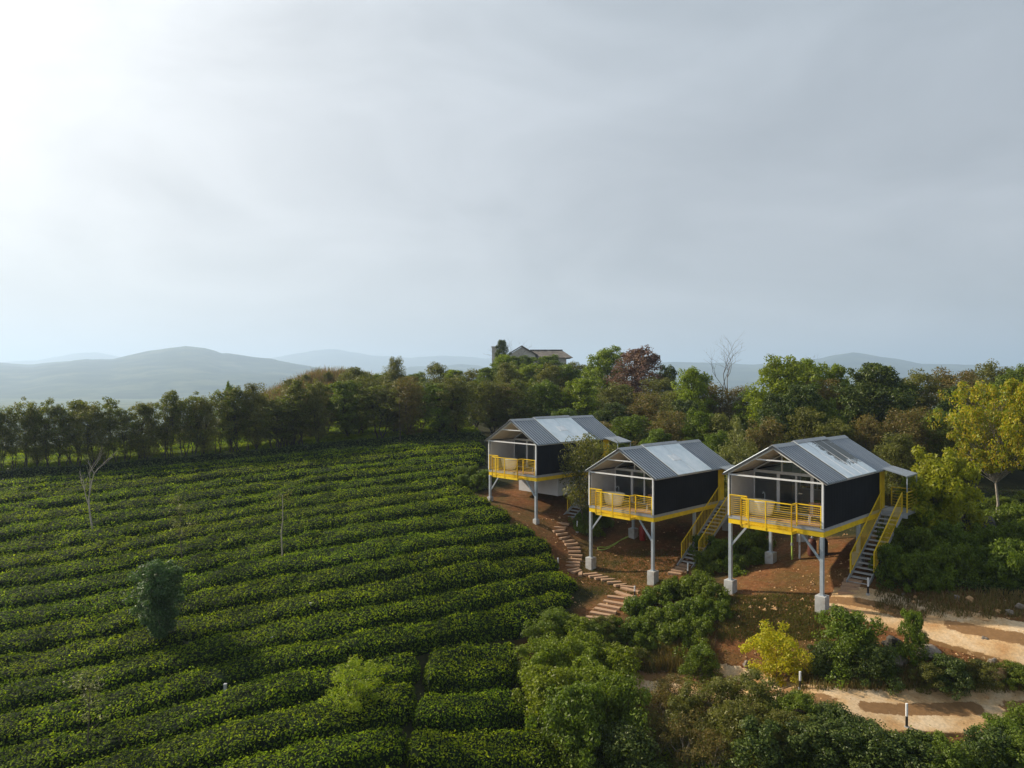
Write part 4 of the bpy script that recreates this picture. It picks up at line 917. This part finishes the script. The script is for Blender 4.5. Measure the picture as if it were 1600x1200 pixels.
# service things under the floors
def gas_cylinder(p, m, label, h=1.15, r=.2):
    o = empty('gas_cylinder', (p[0], p[1], G(p[0], p[1]) - .02)); mb = MB(); mb.lathe([(r * .85, 0), (r, .05), (r, h * .75), (r * .8, h * .88), (r * .35, h * .94)], n=16); mb.build('body', m, o, smooth=True)
    mb = MB(); mb.lathe([(.045, h * .94), (.045, h * 1.02), (.03, h * 1.05)], n=8); mb.bar((-.1, 0, h), (.1, 0, h), .03); mb.build('valve', M['steel'], o); return tag(o, label, 'gas cylinder')
p = cl2w(1, -4.1, 4.6); gas_cylinder(p, M['red'], 'red gas cylinder beside the rear left footing under the middle cabin')
p = cl2w(2, -3.1, 6.0); gas_cylinder(p, M['darkred'], 'rusty dark red cylinder under the right cabin, left of its pair', 1.05, .24)
p = cl2w(2, -2.5, 6.1); gas_cylinder(p, M['black'], 'black cylinder under the right cabin, right of its pair', 1.05, .24)
for k, (a, b) in enumerate(((-3.9, 5.2), (-3.55, 5.4))):
    x, y = cl2w(2, a, b); g = G(x, y); o = empty('drain_pipe', (x, y, g)); mb = MB(); hh = CAB[2][2] + CZ - g
    mb.tube([(0, 0, -.1), (0, 0, hh * .55), (.12, .1, hh * .62), (.12, .1, hh)], .055, 8); mb.build('pipe', M['white'] if k else M['hose'], o); mb = MB(); mb.tube([(0, 0, hh * .3), (0, 0, hh * .36)], .075, 8); mb.build('collar', M['grey_trim'], o)
    tag(o, ['green drain pipe rising to the floor of the right cabin', 'white drain pipe rising to the floor of the right cabin'][k], 'pipe', 'drain pipes under the right cabin')
hp = cast([985, 975, 968, 962, 955, 950, 944, 938, 933, 932, 936, 944, 952, 960, 968, 975, 984], [838, 842, 846, 852, 855, 858, 860, 861, 860, 857, 855, 857, 855, 851, 846, 843, 839])
hp = smooth(resample(hp, .12), 4); hp[:, 2] = ground_z(hp[:, 0], hp[:, 1]) + .04; mb = MB(); mb.tube([tuple(q) for q in hp], .028, 6); o = mb.build('garden_hose', M['hose'], None, smooth=True); tag(o, 'yellow green garden hose looped on the earth under the middle cabin', 'hose')
def slab_rock(name, px, py, wpx, hpx, m, label, cat='rock', seed=1, flat=.7, group=None):
    q = cast(px, py)[0]; s = q[1] / F; rx = wpx / 2 * s; rz_ = hpx * s; mb = MB(); rs = np.random.default_rng(seed)
    n1, n2 = 14, 10; V = []; off = rs.random(3) * 9
    for i in range(n2 + 1):
        ph = math.pi * i / n2
        for j in range(n1):
            th = 2 * math.pi * j / n1; d = np.array([math.sin(ph) * math.cos(th), math.sin(ph) * math.sin(th), math.cos(ph)])
            k = 1 + .28 * math.sin(d[0] * 3 + off[0]) * math.sin(d[1] * 3 + off[1]) + .16 * math.sin(d[2] * 5 + off[2] + d[0] * 4) + rs.normal(0, .03)
            V.append((d[0] * rx * k, d[1] * rx * .8 * k, d[2] * rz_ * .62 * k + rz_ * .32))
    fs = [(i * n1 + j, i * n1 + (j + 1) % n1, (i + 1) * n1 + (j + 1) % n1, (i + 1) * n1 + j) for i in range(n2) for j in range(n1)]
    mb.add(V, fs); o = mb.build(name, m, None, smooth=False); o.location = (q[0], q[1], q[2] - rz_ * .08); return tag(o, label, cat, group)
slab_rock('rock', 952, 815, 18, 4, M['rock'], 'flat grey slab lying behind the left post of the middle cabin', seed=3)

# marker posts: white above black on a small concrete foot
mk = None
MK = [(1418, 1140, 40, 'white and black marker post on the near edge of the lower path'), (1357, 930, 27, 'white marker post at the foot of the right cabin stairs'), (1075, 904, 24, 'white marker post at the foot of the middle cabin stairs'),
      (1251, 1078, 28, 'white marker post below the yellow shrub beside the lower path'), (902, 832, 18, 'white marker post right of the stepping stones near the left cabin stairs'), (872, 888, 16, 'white marker post at the end of a tea row left of the stepping stones'),
      (731, 752, 14, 'white marker post on the bank left of the left cabin'), (992, 932, 16, 'white marker post at the bend of the stepping stones')]
for px, py, hp_, lb in MK:
    q = cast(px, py)[0]; H = hp_ * q[1] / F
    if mk is None:
        mk = empty('marker_post'); mb = MB(); mb.lathe([(.045, .5), (.045, .99), (.035, 1.0)], n=10); mb.build('white_tube', M['white'], mk, smooth=False)
        mb = MB(); mb.lathe([(.047, .1), (.047, .498)], n=10); mb.build('black_base', M['black'], mk); mb = MB(); mb.lathe([(.11, -.1), (.10, .1)], n=4); mb.build('concrete_foot', M['concrete'], mk); o = mk
    else: o = copy_tree(mk)
    o.location = q; o.scale = (1, 1, H); tag(o, lb, 'marker post', 'white marker posts')
sp = None
for px, py, hp_, lb in ((485, 966, 20, 'pale stub post in the tea, right of the thin pole'), (351, 1098, 24, 'grey stub post in the tea below the oval tree'), (424, 1020, 20, 'grey stub post in the tea right of the oval tree'), (659, 1190, 20, 'grey stub post near the bottom edge of the tea')):
    q = cast(px, py)[0]; H = hp_ * q[1] / F + .1
    if sp is None:
        sp = empty('stub_post'); mb = MB(); mb.box(-.05, .05, -.05, .05, -.1, 1); mb.build('shaft', M['concrete'], sp, bevel=.01); mb = MB(); mb.box(-.06, .06, -.06, .06, 1.0, 1.03); mb.build('cap', M['grey_trim'], sp); o = sp
    else: o = copy_tree(sp)
    o.location = q; o.scale = (1, 1, H); tag(o, lb, 'post', 'stub posts in the tea field')
# thin pole-like saplings
def pole_sapling(px, py, top, label, m, tuft, seed):
    q = cast(px, py)[0]; H = (py - top) * q[1] / F; rs = random.Random(seed); o = empty('thin_sapling', (q[0], q[1], q[2] - .2)); mb = MB()
    pts = [(rs.gauss(0, .03) * i * .5, rs.gauss(0, .03) * i * .5, H * i / 6) for i in range(7)]; mb.tube(pts, [.05 - .005 * i for i in range(7)], 6)
    mb.build('trunk', m, o, smooth=True)
    C = np.array([[rs.gauss(0, .28), rs.gauss(0, .28), H * rs.uniform(.93, 1.04)] for _ in range(tuft)]); V, Fq = clump_leaves(C, np.full(tuft, .22), 30, .13, .05); mesh_np('crown', V, Fq, M['leaf_olive'], o); return tag(o, label, 'tree')
pole_sapling(441, 888, 768, 'thin straight sapling like a pale pole in the middle of the tea field', M['bark_pale'], 5, 1)
pole_sapling(625, 694, 622, 'thin sapling with a small tuft of leaves before the tree belt', M['bark'], 9, 2)
def pt(kind, px, py, wpx, hpx, label, group=None, cat='shrub', rz=None, sink=.1):
    q = cast(px, py)[0]; s = q[1] / F; o = put(kind, q[0], q[1], hpx * s, wpx / 2 * s, rz, z=q[2], sink=sink); return tag(o, label, cat, group)
pt('cone', 246, 1020, 86, 156, 'oval blue green tree on a bare trunk standing in the tea rows', cat='tree', sink=.3)
pt('feather', 555, 1120, 100, 100, 'lime green feathery tree leaning in the lower tea rows', cat='tree')
pt('sparse', 282, 892, 60, 120, 'sparse feathery sapling above the oval tree', cat='tree')
pt('sparse', 140, 1190, 80, 150, 'sparse brownish sapling at the lower left of the tea field', cat='tree')
slab_rock('soil_mound', 285, 1010, 50, 26, M['rock_dark'], 'dark earth mound at the foot of the oval tree', 'mound', 5)
slab_rock('soil_mound', 216, 988, 26, 14, M['rock_dark'], 'small earth mound left of the oval tree trunk', 'mound', 6)

# ------------------------------------------------------------------ paths
def path(name, C, width, label, seed):
    n = len(C); tn_ = np.gradient(C[:, :2], axis=0); tn_ /= np.hypot(*tn_.T)[:, None]; nr_ = np.c_[-tn_[:, 1], tn_[:, 0]]
    v = np.linspace(-.5, .5, 21); V = []; s = np.arange(n) * .3
    wob = 1 + .16 * (fbm(s, s * 0, 2.5, 3, seed) - .5)
    for t in v:
        ww = width * (wob if abs(t) > .3 else 1)
        xy = C[:, :2] + nr_ * (t * ww)[:, None] if np.ndim(t * ww) else C[:, :2] + nr_ * (t * ww)
        z = ground_z(xy[:, 0], xy[:, 1]); V.append(np.c_[xy, z])
    V = np.stack(V, 1)
    mid = V[:, :, 2].mean(1, keepdims=True); edge_ = np.minimum(1, (0.5 - np.abs(v))[None, :] / .12)
    V[:, :, 2] = V[:, :, 2] * .9 + mid * .1 + .05 + np.where(np.abs(v) > .47, -.3, 0)[None, :]
    i = np.arange(n * 21).reshape(n, 21); Fp = np.stack([i[:-1, :-1], i[1:, :-1], i[1:, 1:], i[:-1, 1:]], -1)
    ph = (s + seed) % 5.6; seg = sstep(.1, .7, ph) * sstep(5.6, 5.0, ph); med = seg[:, None] * sstep(.17, .07, np.abs(v))[None, :]
    o = mesh_np(name, V.reshape(-1, 3), Fp.reshape(-1, 4), PATHM, smooth=True)
    at = o.data.attributes.new('median', 'FLOAT', 'POINT'); at.data.foreach_set('value', med.ravel().astype(np.float32))
    at = o.data.attributes.new('rim', 'FLOAT', 'POINT'); at.data.foreach_set('value', np.broadcast_to(sstep(.36, .5, np.abs(v))[None, :], med.shape).ravel().astype(np.float32))
    return tag(o, label, 'path', kind='structure')
def pathm(nm, stops, bump):
    m = mat(nm); N = NT(m); v = N.n('ShaderNodeTexCoord').outputs['Object']
    cc = N.ramp(N.noise(v, .7, 8, .6), stops)
    peb = N.ramp(N.noise(v, 10, 4, .7), [(.35, (.75, .75, .75)), (.7, (1.12, 1.1, 1.05))]); cc = N.mix(1.0, cc, peb, 'MULTIPLY')
    for an, c1, c2 in (('median', (.14, .08, .04, 1), (.28, .16, .07, 1)), ('rim', (.14, .075, .035, 1), (.26, .15, .06, 1))):
        a_ = N.n('ShaderNodeAttribute', attribute_name=an).outputs['Fac']; j_ = N.n('ShaderNodeMath', {0: N.noise(v, 3.0, 7, .7), 1: -.5}, operation='ADD').outputs[0]
        a2 = N.n('ShaderNodeMath', {0: a_, 1: N.n('ShaderNodeMath', {0: j_, 1: 2.2}, operation='MULTIPLY').outputs[0]}, operation='ADD').outputs[0]
        k_ = N.n('ShaderNodeMapRange', {0: a2, 1: .42, 2: .62}).outputs[0]; cc = N.mix(k_, cc, N.mix(N.noise(v, 6, 5), c1, c2))
    b = N.n('ShaderNodeBump', {'Height': N.noise(v, 12, 6, .7), 'Strength': bump, 'Distance': .04})
    p = N.n('ShaderNodeBsdfPrincipled', {'Base Color': cc, 'Roughness': .95, 'Specular IOR Level': .1, 'Normal': b.outputs[0]}); N.out(p.outputs[0]); return m
PATHM = pathm('dusty_concrete', [(.30, (.42, .23, .10)), (.46, (.54, .36, .19)), (.64, (.64, .50, .34))], .4)
MEDM = pathm('path_median_earth', [(.35, (.11, .06, .03)), (.6, (.20, .10, .04))], .9)
path('path', LOWC, 2.8, 'lower dusty concrete path curving across the bottom right', 3)
path('path', UPC, 2.8, 'upper dusty concrete path leaving the foot of the right cabin', 1.2)

# stepping stones
st0 = None
for k, q in enumerate(STP):
    i2 = min(k + 1, len(STP) - 1); d = STP[i2] - STP[i2 - 1]; ang = math.atan2(d[1], d[0]); big = k >= len(STONE_PX)
    mb = MB(); lx, ly = (.46, .12) if not big else (.66, .15); rs = random.Random(k)
    b = [(-lx, -ly), (lx, -ly), (lx, ly), (-lx, ly)]; b = [(x + rs.uniform(-.05, .05), y + rs.uniform(-.03, .03)) for x, y in b]
    mb.add([(x, y, -.08) for x, y in b] + [(x, y, .06) for x, y in b], [(3, 2, 1, 0), (4, 5, 6, 7), (0, 1, 5, 4), (1, 2, 6, 5), (2, 3, 7, 6), (3, 0, 4, 7)])
    o = mb.build('stepping_stone', M['stone_step'], None, bevel=.015); o.location = (q[0], q[1], q[2] + .03)
    o.rotation_euler = (0, 0, ang + math.pi / 2 if not (17 <= k <= 23) else ang + 1.1)
    tag(o, '%s stepping stone counted down from the foot of the left cabin stairs' % ordw(k + 1), 'stepping stone', 'stepping stones from the left cabin')
for c, lst in ((2, [(1334, 908), (1331, 914), (1329, 920), (1325, 927)]), (1, [(1070, 884), (1066, 889), (1060, 893), (1055, 897)])):
    for k, (px, py) in enumerate(lst):
        q = cast(px, py)[0]; mb = MB(); mb.box(-.42, .42, -.15, .15, -.15, .05); o = mb.build('stone_step', M['stone_step'], None, bevel=.015); o.location = (q[0], q[1], q[2] + .03); o.rotation_euler = (0, 0, -YAW + .1 * k)
        tag(o, '%s stone step down from the foot of the %s cabin stairs' % (ordw(k + 1), WHICH[c]), 'step', 'stone steps below the %s cabin stairs' % WHICH[c])

# ------------------------------------------------------------------ shrubs
def shrubs(kind, lst, word, group, cat='shrub', place='among the plants'):
    lst = sorted(lst)
    for k, (px, py, wp, hp_) in enumerate(lst): pt(kind, px, py, wp, hp_, '%s %s, from the left' % (ordw(k + 1), word), group, cat)
# tea bushes
shrubs('teabush', [(1000, 962, 56, 32), (1030, 945, 60, 32), (1062, 930, 60, 32), (1096, 925, 56, 32), (1118, 945, 52, 34), (1100, 968, 60, 36), (1065, 975, 66, 38), (1030, 990, 70, 40), (995, 1005, 66, 38), (1060, 1008, 66, 38), (1095, 1000, 50, 34), (1130, 965, 34, 28), (965, 1000, 50, 34), (1010, 1025, 60, 36)],
       'tea bush in the clump below the middle cabin', 'tea bushes below the middle cabin', 'tea bush')
shrubs('teabush', [(1100, 868, 50, 34), (1130, 880, 60, 38), (1160, 872, 60, 38), (1185, 858, 50, 32), (1110, 893, 50, 34), (1150, 895, 50, 30), (1185, 880, 36, 26)],
       'tea bush between the middle and right cabins', 'tea bushes between the middle and right cabins', 'tea bush')
shrubs('teabush', [(908, 826, 34, 26), (928, 834, 40, 30), (922, 816, 40, 26), (945, 822, 34, 22)], 'dark tea bush beside the left cabin stairs', 'tea bushes beside the left cabin stairs', 'tea bush')
shrubs('teabush', [(722, 760, 30, 20), (745, 764, 34, 24), (735, 748, 34, 22), (760, 752, 34, 20), (715, 745, 30, 18)], 'dark tea bush on the bank left of the left cabin', 'tea bushes on the bank by the left cabin', 'tea bush')
shrubs('teabush', [(1390, 900, 60, 50), (1420, 915, 60, 50), (1455, 915, 66, 56), (1490, 905, 66, 56), (1400, 870, 60, 50), (1440, 880, 66, 56), (1480, 870, 66, 56), (1515, 880, 56, 50), (1425, 840, 60, 44), (1465, 835, 66, 44), (1560, 910, 80, 56), (1595, 900, 80, 56), (1545, 865, 66, 46), (1585, 860, 76, 46), (1555, 830, 66, 34), (1600, 825, 70, 36), (1520, 815, 60, 30), (1570, 800, 60, 24), (1610, 790, 60, 24), (1625, 870, 76, 50)],
       'tea bush on the bank right of the right cabin stairs', 'tea bushes on the bank right of the right cabin', 'tea bush')
pt('small', 918, 835, 104, 158, 'small leafy tree between the left cabin and the middle cabin roof', cat='tree')
pt('shrub_yellow', 1210, 1072, 104, 100, 'bright yellow shrub below the right cabin')
pt('shrub_yg', 1472, 848, 120, 150, 'tall yellow green shrub right of the right cabin awning')
pt('shrub_lime', 1440, 850, 90, 110, 'light green shrub in front of the tall yellow green shrub')
pt('shrub_dry', 1385, 845, 50, 80, 'dry grey brown shrub leaning over the right cabin stairs')
pt('shrub_green', 1428, 1036, 46, 88, 'slim upright shrub on the bank between the two paths')
pt('shrub_green', 1330, 1040, 110, 92, 'large dense green shrub between the two paths')
pt('shrub_dark', 1365, 1064, 80, 60, 'dark shrub at the right foot of the large dense green shrub')
pt('shrub_dark', 1292, 1060, 66, 60, 'dark shrub at the left foot of the large dense green shrub')
pt('shrub_olive', 1450, 1075, 56, 44, 'olive shrub on the bank above the lower path, leftmost of four')
pt('shrub_dark', 1490, 1076, 70, 52, 'dark shrub on the bank above the lower path, second of four')
pt('shrub_olive', 1535, 1070, 60, 40, 'olive shrub on the bank above the lower path, third of four')
pt('shrub_green', 1590, 1072, 60, 40, 'green shrub on the bank above the lower path, rightmost of four')
pt('shrub_green', 1093, 1066, 66, 62, 'round green shrub standing on the lower path edge below the tea bushes')
shrubs('shrub_lime', [(850, 1085, 100, 90), (905, 1075, 110, 85), (862, 1140, 110, 105), (930, 1140, 130, 110), (885, 1020, 90, 60), (950, 1085, 100, 80)], 'light green shrub of the big thicket left of the gully', 'light green shrubs of the thicket')
shrubs('shrub_green', [(905, 1200, 130, 130), (965, 1190, 120, 130), (860, 1010, 90, 60), (925, 1020, 80, 50), (1245, 1140, 90, 60)], 'mid green shrub in the thicket around the gully', 'mid green shrubs of the thicket')
shrubs('shrub_olive', [(1130, 1140, 110, 80), (1185, 1130, 110, 76), (1160, 1190, 120, 90), (1000, 1040, 50, 30), (1075, 1150, 90, 70), (940, 1010, 60, 50), (1225, 1180, 100, 70)], 'olive shrub around the gully', 'olive shrubs around the gully')
shrubs('shrub_dry', [(1030, 1140, 90, 70), (1020, 1190, 100, 80), (1070, 1200, 110, 80), (1050, 1105, 80, 50), (1110, 1210, 90, 70)], 'dry brown twiggy shrub in the gully', 'dry twiggy shrubs in the gully')
shrubs('shrub_dark', [(1200, 1215, 110, 90), (1270, 1190, 110, 70), (1320, 1200, 110, 76), (1375, 1215, 110, 80), (1430, 1225, 110, 76), (1300, 1150, 90, 50), (1350, 1168, 90, 46), (1550, 1215, 100, 80), (980, 1220, 110, 90)], 'dark shrub along the bottom edge', 'dark shrubs along the bottom edge')
shrubs('shrub_green', [(1480, 1225, 110, 74), (1575, 1180, 90, 60), (1620, 1170, 90, 70), (1600, 1225, 110, 80), (1400, 1190, 80, 44), (1450, 1190, 80, 40)], 'fresh green shrub below the lower path', 'fresh green shrubs below the lower path')
shrubs('shrub_olive', [(990, 745, 50, 50), (1150, 800, 50, 60), (1185, 830, 50, 60), (1120, 760, 50, 60), (1395, 780, 60, 60), (1440, 790, 60, 50)], 'olive shrub at the foot of the wood', 'olive shrubs at the foot of the wood')

# rocks
RK = [(1516, 940, 12, 9, 'rock_orange'), (1496, 936, 9, 7, 'rock'), (1578, 960, 12, 8, 'rock'), (1560, 958, 8, 6, 'rock_orange'), (1596, 952, 14, 10, 'rock'), (1560, 1058, 30, 16, 'rock_orange'), (1576, 1050, 22, 12, 'rock_orange'), (1552, 1036, 14, 8, 'rock'), (1352, 1138, 30, 14, 'rock_orange'), (1522, 1165, 24, 22, 'rock_orange'), (1450, 1024, 40, 14, 'rock'), (1398, 1012, 34, 18, 'rock_dark'), (1405, 1040, 26, 16, 'rock'), (1530, 845, 50, 46, 'rock_dark'), (1430, 936, 7, 5, 'rock_orange'), (1412, 930, 6, 4, 'rock'), (1168, 1042, 14, 10, 'rock'), (1540, 1000, 9, 6, 'rock')]
for k, (px, py, wp, hp_, m) in enumerate(sorted(RK)):
    slab_rock('boulder' if wp > 20 else 'stone', px, py, wp, hp_, M[m], '%s rock from the left on the path banks' % ordw(k + 1), 'rock', 50 + k, group='rocks on the banks around the paths')

# ------------------------------------------------------------------ grasses (uncountable)
def tufts(name, px0, px1, py0, py1, n, H, m, label, wid=.02, spread=.25, mask=None):
    q = cast(rng.uniform(px0, px1, n), rng.uniform(py0, py1, n)); return blades(name, q[:, :2], H, m, label, wid, spread)
def blades(name, XY, H, m, label, wid, spread, per=7):
    XY = np.repeat(XY, per, 0); n = len(XY); XY = XY + rng.normal(0, .09, XY.shape); z = ground_z(XY[:, 0], XY[:, 1]); a = rng.uniform(0, 6.28, n); h = H * rng.uniform(.4, 1.15, n); lean = rng.normal(0, spread, (n, 2)) * h[:, None]
    b = np.c_[XY, z - .03]; d = np.c_[np.cos(a), np.sin(a), a * 0] * wid; tip = np.c_[XY + lean, z + h]; md = np.c_[XY + lean * .35, z + h * .55]
    V = np.stack([b - d, b + d, md + d * .8, tip, md - d * .8], 1).reshape(-1, 3); i = np.arange(n)[:, None] * 5
    Fq = np.concatenate([i + np.array([[0, 1, 2, 4]])]); Ft = i + np.array([[4, 2, 3, 3]])
    me_f = [tuple(f) for f in Fq] ; 
    V2 = np.stack([b - d, b + d, tip + d * .15, tip - d * .15], 1).reshape(-1, 3)
    o = mesh_np(name, V2, np.arange(n * 4).reshape(-1, 4), m); return tag(o, label, 'grass', kind='stuff')
tufts('grass', 400, 590, 576, 630, 3800, 1.5, M['grass_red'], 'tall reddish dry grass on the knoll behind the tree line', .05)
tufts('grass', 1370, 1610, 925, 965, 700, .22, M['grass_dry'], 'dry brown grass on the bank above the upper path')
tufts('grass', 985, 1110, 1015, 1052, 1300, .6, M['grass_dry'], 'dry brown grass on the cut bank below the tea bushes')
tufts('grass', 1120, 1290, 930, 1000, 2600, .10, M['grass'], 'short grass on the slope below the right cabin')
tufts('grass', 900, 1060, 860, 930, 1800, .08, M['grass'], 'short grass around the middle cabin footings')
tufts('grass', 1240, 1600, 1045, 1080, 900, .3, M['grass_dry'], 'dry grass hanging on the cut bank above the lower path')
n = 16000; q = cast(rng.uniform(740, 1620, n), rng.uniform(790, 1110, n)); q = q[vnoise(q[:, 0], q[:, 1], 1.5, 4) > .35]; q[:, 2] += .02
V_, F_ = leaves(q, np.tile([0, 0, 1.0], (len(q), 1)), .075, .04, .35); o = mesh_np('leaf_litter', V_, F_, M['grass_dry']); tag(o, 'dry fallen leaves strewn over the bare earth round the cabins', 'leaf litter', kind='stuff')
n = 2600; q = cast(np.r_[rng.uniform(760, 1330, n // 2), rng.uniform(1150, 1620, n // 2)], np.r_[rng.uniform(800, 960, n // 2), rng.uniform(930, 1130, n // 2)]); sz = rng.exponential(.028, n)[:, None] + .012
oc = np.array([(1, 0, 0), (0, 1, 0), (-1, 0, 0), (0, -1, 0), (0, 0, .7), (0, 0, -.7)]); V_ = (q[:, None, :] + oc[None] * sz[:, None] * rng.uniform(.6, 1.3, (n, 6, 1))).reshape(-1, 3); ti = np.array([(0, 1, 4), (1, 2, 4), (2, 3, 4), (3, 0, 4), (1, 0, 5), (2, 1, 5), (3, 2, 5), (0, 3, 5)]); F_ = (np.arange(n)[:, None, None] * 6 + ti[None]).reshape(-1, 3)
o = mesh_np('pebbles', V_, F_, M['rock_orange']); tag(o, 'small pale stones scattered over the bare earth and paths', 'pebbles', kind='stuff')
n = 30000; q = cast(rng.uniform(820, 1640, n), rng.uniform(1120, 1260, n)); dd = dist_line(q[:, 0], q[:, 1], LOWC); q = q[dd > 1.9]; q[:, 2] += np.abs(rng.normal(0, .28, len(q)))
scatter_leaves('undergrowth', q, np.tile([0, -.2, .9], (len(q), 1)), .13, .06, M['leaf_bright'], 'low leafy undergrowth covering the slope along the bottom edge', 'undergrowth')
n = 26000; q = cast(rng.uniform(1370, 1640, n), rng.uniform(770, 925, n)); q[:, 2] += np.abs(rng.normal(0, .25, len(q)))
scatter_leaves('undergrowth', q, np.tile([0, -.2, .9], (len(q), 1)), .14, .06, M['leaf_dark'], 'low leafy undergrowth between the bushes on the right bank', 'undergrowth')
n = 60000; pxs = rng.uniform(330, 1750, n); Zs = rng.uniform(56, 100, n); X_ = (pxs - 800) / F * Zs
keep = (Zs > np.interp(pxs, edge[:, 0], edge[:, 1]) + 1.5) & ((pxs > 800) | (Zs > 82)); q = np.c_[X_, Zs, ground_z(X_, Zs) + np.abs(rng.normal(0, .6, n))][keep]
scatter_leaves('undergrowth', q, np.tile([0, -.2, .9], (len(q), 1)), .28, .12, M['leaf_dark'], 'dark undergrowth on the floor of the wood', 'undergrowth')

for kd_ in PROTO.values():
    for o_ in kd_['v'][kd_['n']:]:
        for c_ in list(o_.children): bpy.data.objects.remove(c_)
        bpy.data.objects.remove(o_)

# ------------------------------------------------------------------ the hilltop house
HZ = 150.0; hx = (830 - 800) / F * HZ; hs = HZ / F; base = G(hx, HZ)
def U(px): return (px - 800) * hs - hx
def Zp(py): return CZ + (HY - py) * hs - base
house = empty('hilltop_house', (hx, HZ, base)); tag(house, 'long house with a gabled weathered roof on the hilltop behind the trees', 'house')
mb = MB(); mb.box(U(798), U(885), 0, 8, -.5, Zp(558)); mb.build('wall', M['house_wall'], house)
mb = MB()
r0, r1 = U(832), U(880); e0, e1 = U(792), U(895); zr, ze = Zp(546), Zp(559)
mb.add([(e0, -1, ze), (e1, -1, ze), (e1, 9, ze), (e0, 9, ze), (r0 - 3, 4, zr), (r1, 4, zr), (r1, 4, zr), (r0 - 3, 4, zr)], [(0, 1, 5, 4), (1, 2, 5), (2, 3, 4, 5), (3, 0, 4)])
mb.add([(U(829), 3.6, Zp(545)), (U(881), 3.6, Zp(545)), (U(881), 3.6, Zp(551)), (U(829), 3.6, Zp(551)), (U(829), 4.4, Zp(545)), (U(881), 4.4, Zp(545)), (U(881), 4.4, Zp(551)), (U(829), 4.4, Zp(551))], [(3, 2, 1, 0), (4, 5, 6, 7), (0, 1, 5, 4), (1, 2, 6, 5), (3, 0, 4, 7)])
g0, g1, gm = U(791), U(840), U(815)
mb.add([(g0, -2.4, Zp(555)), (gm, -2.4, Zp(540.5)), (g1, -2.4, Zp(555)), (g0, 4, Zp(555)), (gm, 4, Zp(540.5)), (g1, 4, Zp(555)), (g0, -2.4, Zp(556.5)), (gm, -2.4, Zp(542.5)), (g1, -2.4, Zp(556.5))], [(0, 1, 4, 3), (1, 2, 5, 4), (0, 6, 7, 1), (1, 7, 8, 2)])
mb.build('roof', M['house_roof'], house)
mb = MB(); mb.add([(U(795), -2, Zp(562)), (U(836), -2, Zp(562)), (U(836), -2, Zp(555)), (gm, -2, Zp(543)), (U(795), -2, Zp(555))], [(0, 1, 2, 3, 4)]); mb.box(U(803), U(812), -1.96, -1.9, Zp(561), Zp(555)); mb.build('gable_wall', M['house_wall'], house)
mb = MB(); mb.box(U(796), U(800), -2.3, -2.0, -.5, Zp(557)); mb.box(U(832), U(836), -2.3, -2.0, -.5, Zp(557)); mb.build('pillar', M['house_wall'], house)
tw = empty('water_tower', (U(771) + hx, HZ + 4, base)); mb = MB(); mb.box(U(768) - U(771), U(776) - U(771), -1, 1, -.5, Zp(542)); mb.build('wall', M['house_wall'], tw); mb = MB(); mb.box(U(767) - U(771), U(777) - U(771), -1.2, 1.2, Zp(542), Zp(540)); mb.build('roof', M['house_wall'], tw)
tag(tw, 'small pale square tower left of the hilltop house, behind the dark tree', 'tower')

# ------------------------------------------------------------------ haze
zmin = float(ZZ.min()) - 1 - 12
hz = MB(); hz.box(-12500, 12500, -800, 15000, min(zmin, CZ - 85), CZ + 345); ho = hz.build('haze', mat('haze_air'), None)
mm = ho.data.materials[0]; N = NT(mm); pv = N.n('ShaderNodeVolumePrincipled', {'Color': (.57, .74, .98, 1), 'Density': .00027, 'Anisotropy': .3}); N.out(None, pv.outputs[0])
tag(ho, 'pale haze lying over the valley and far hills', 'haze', kind='stuff')
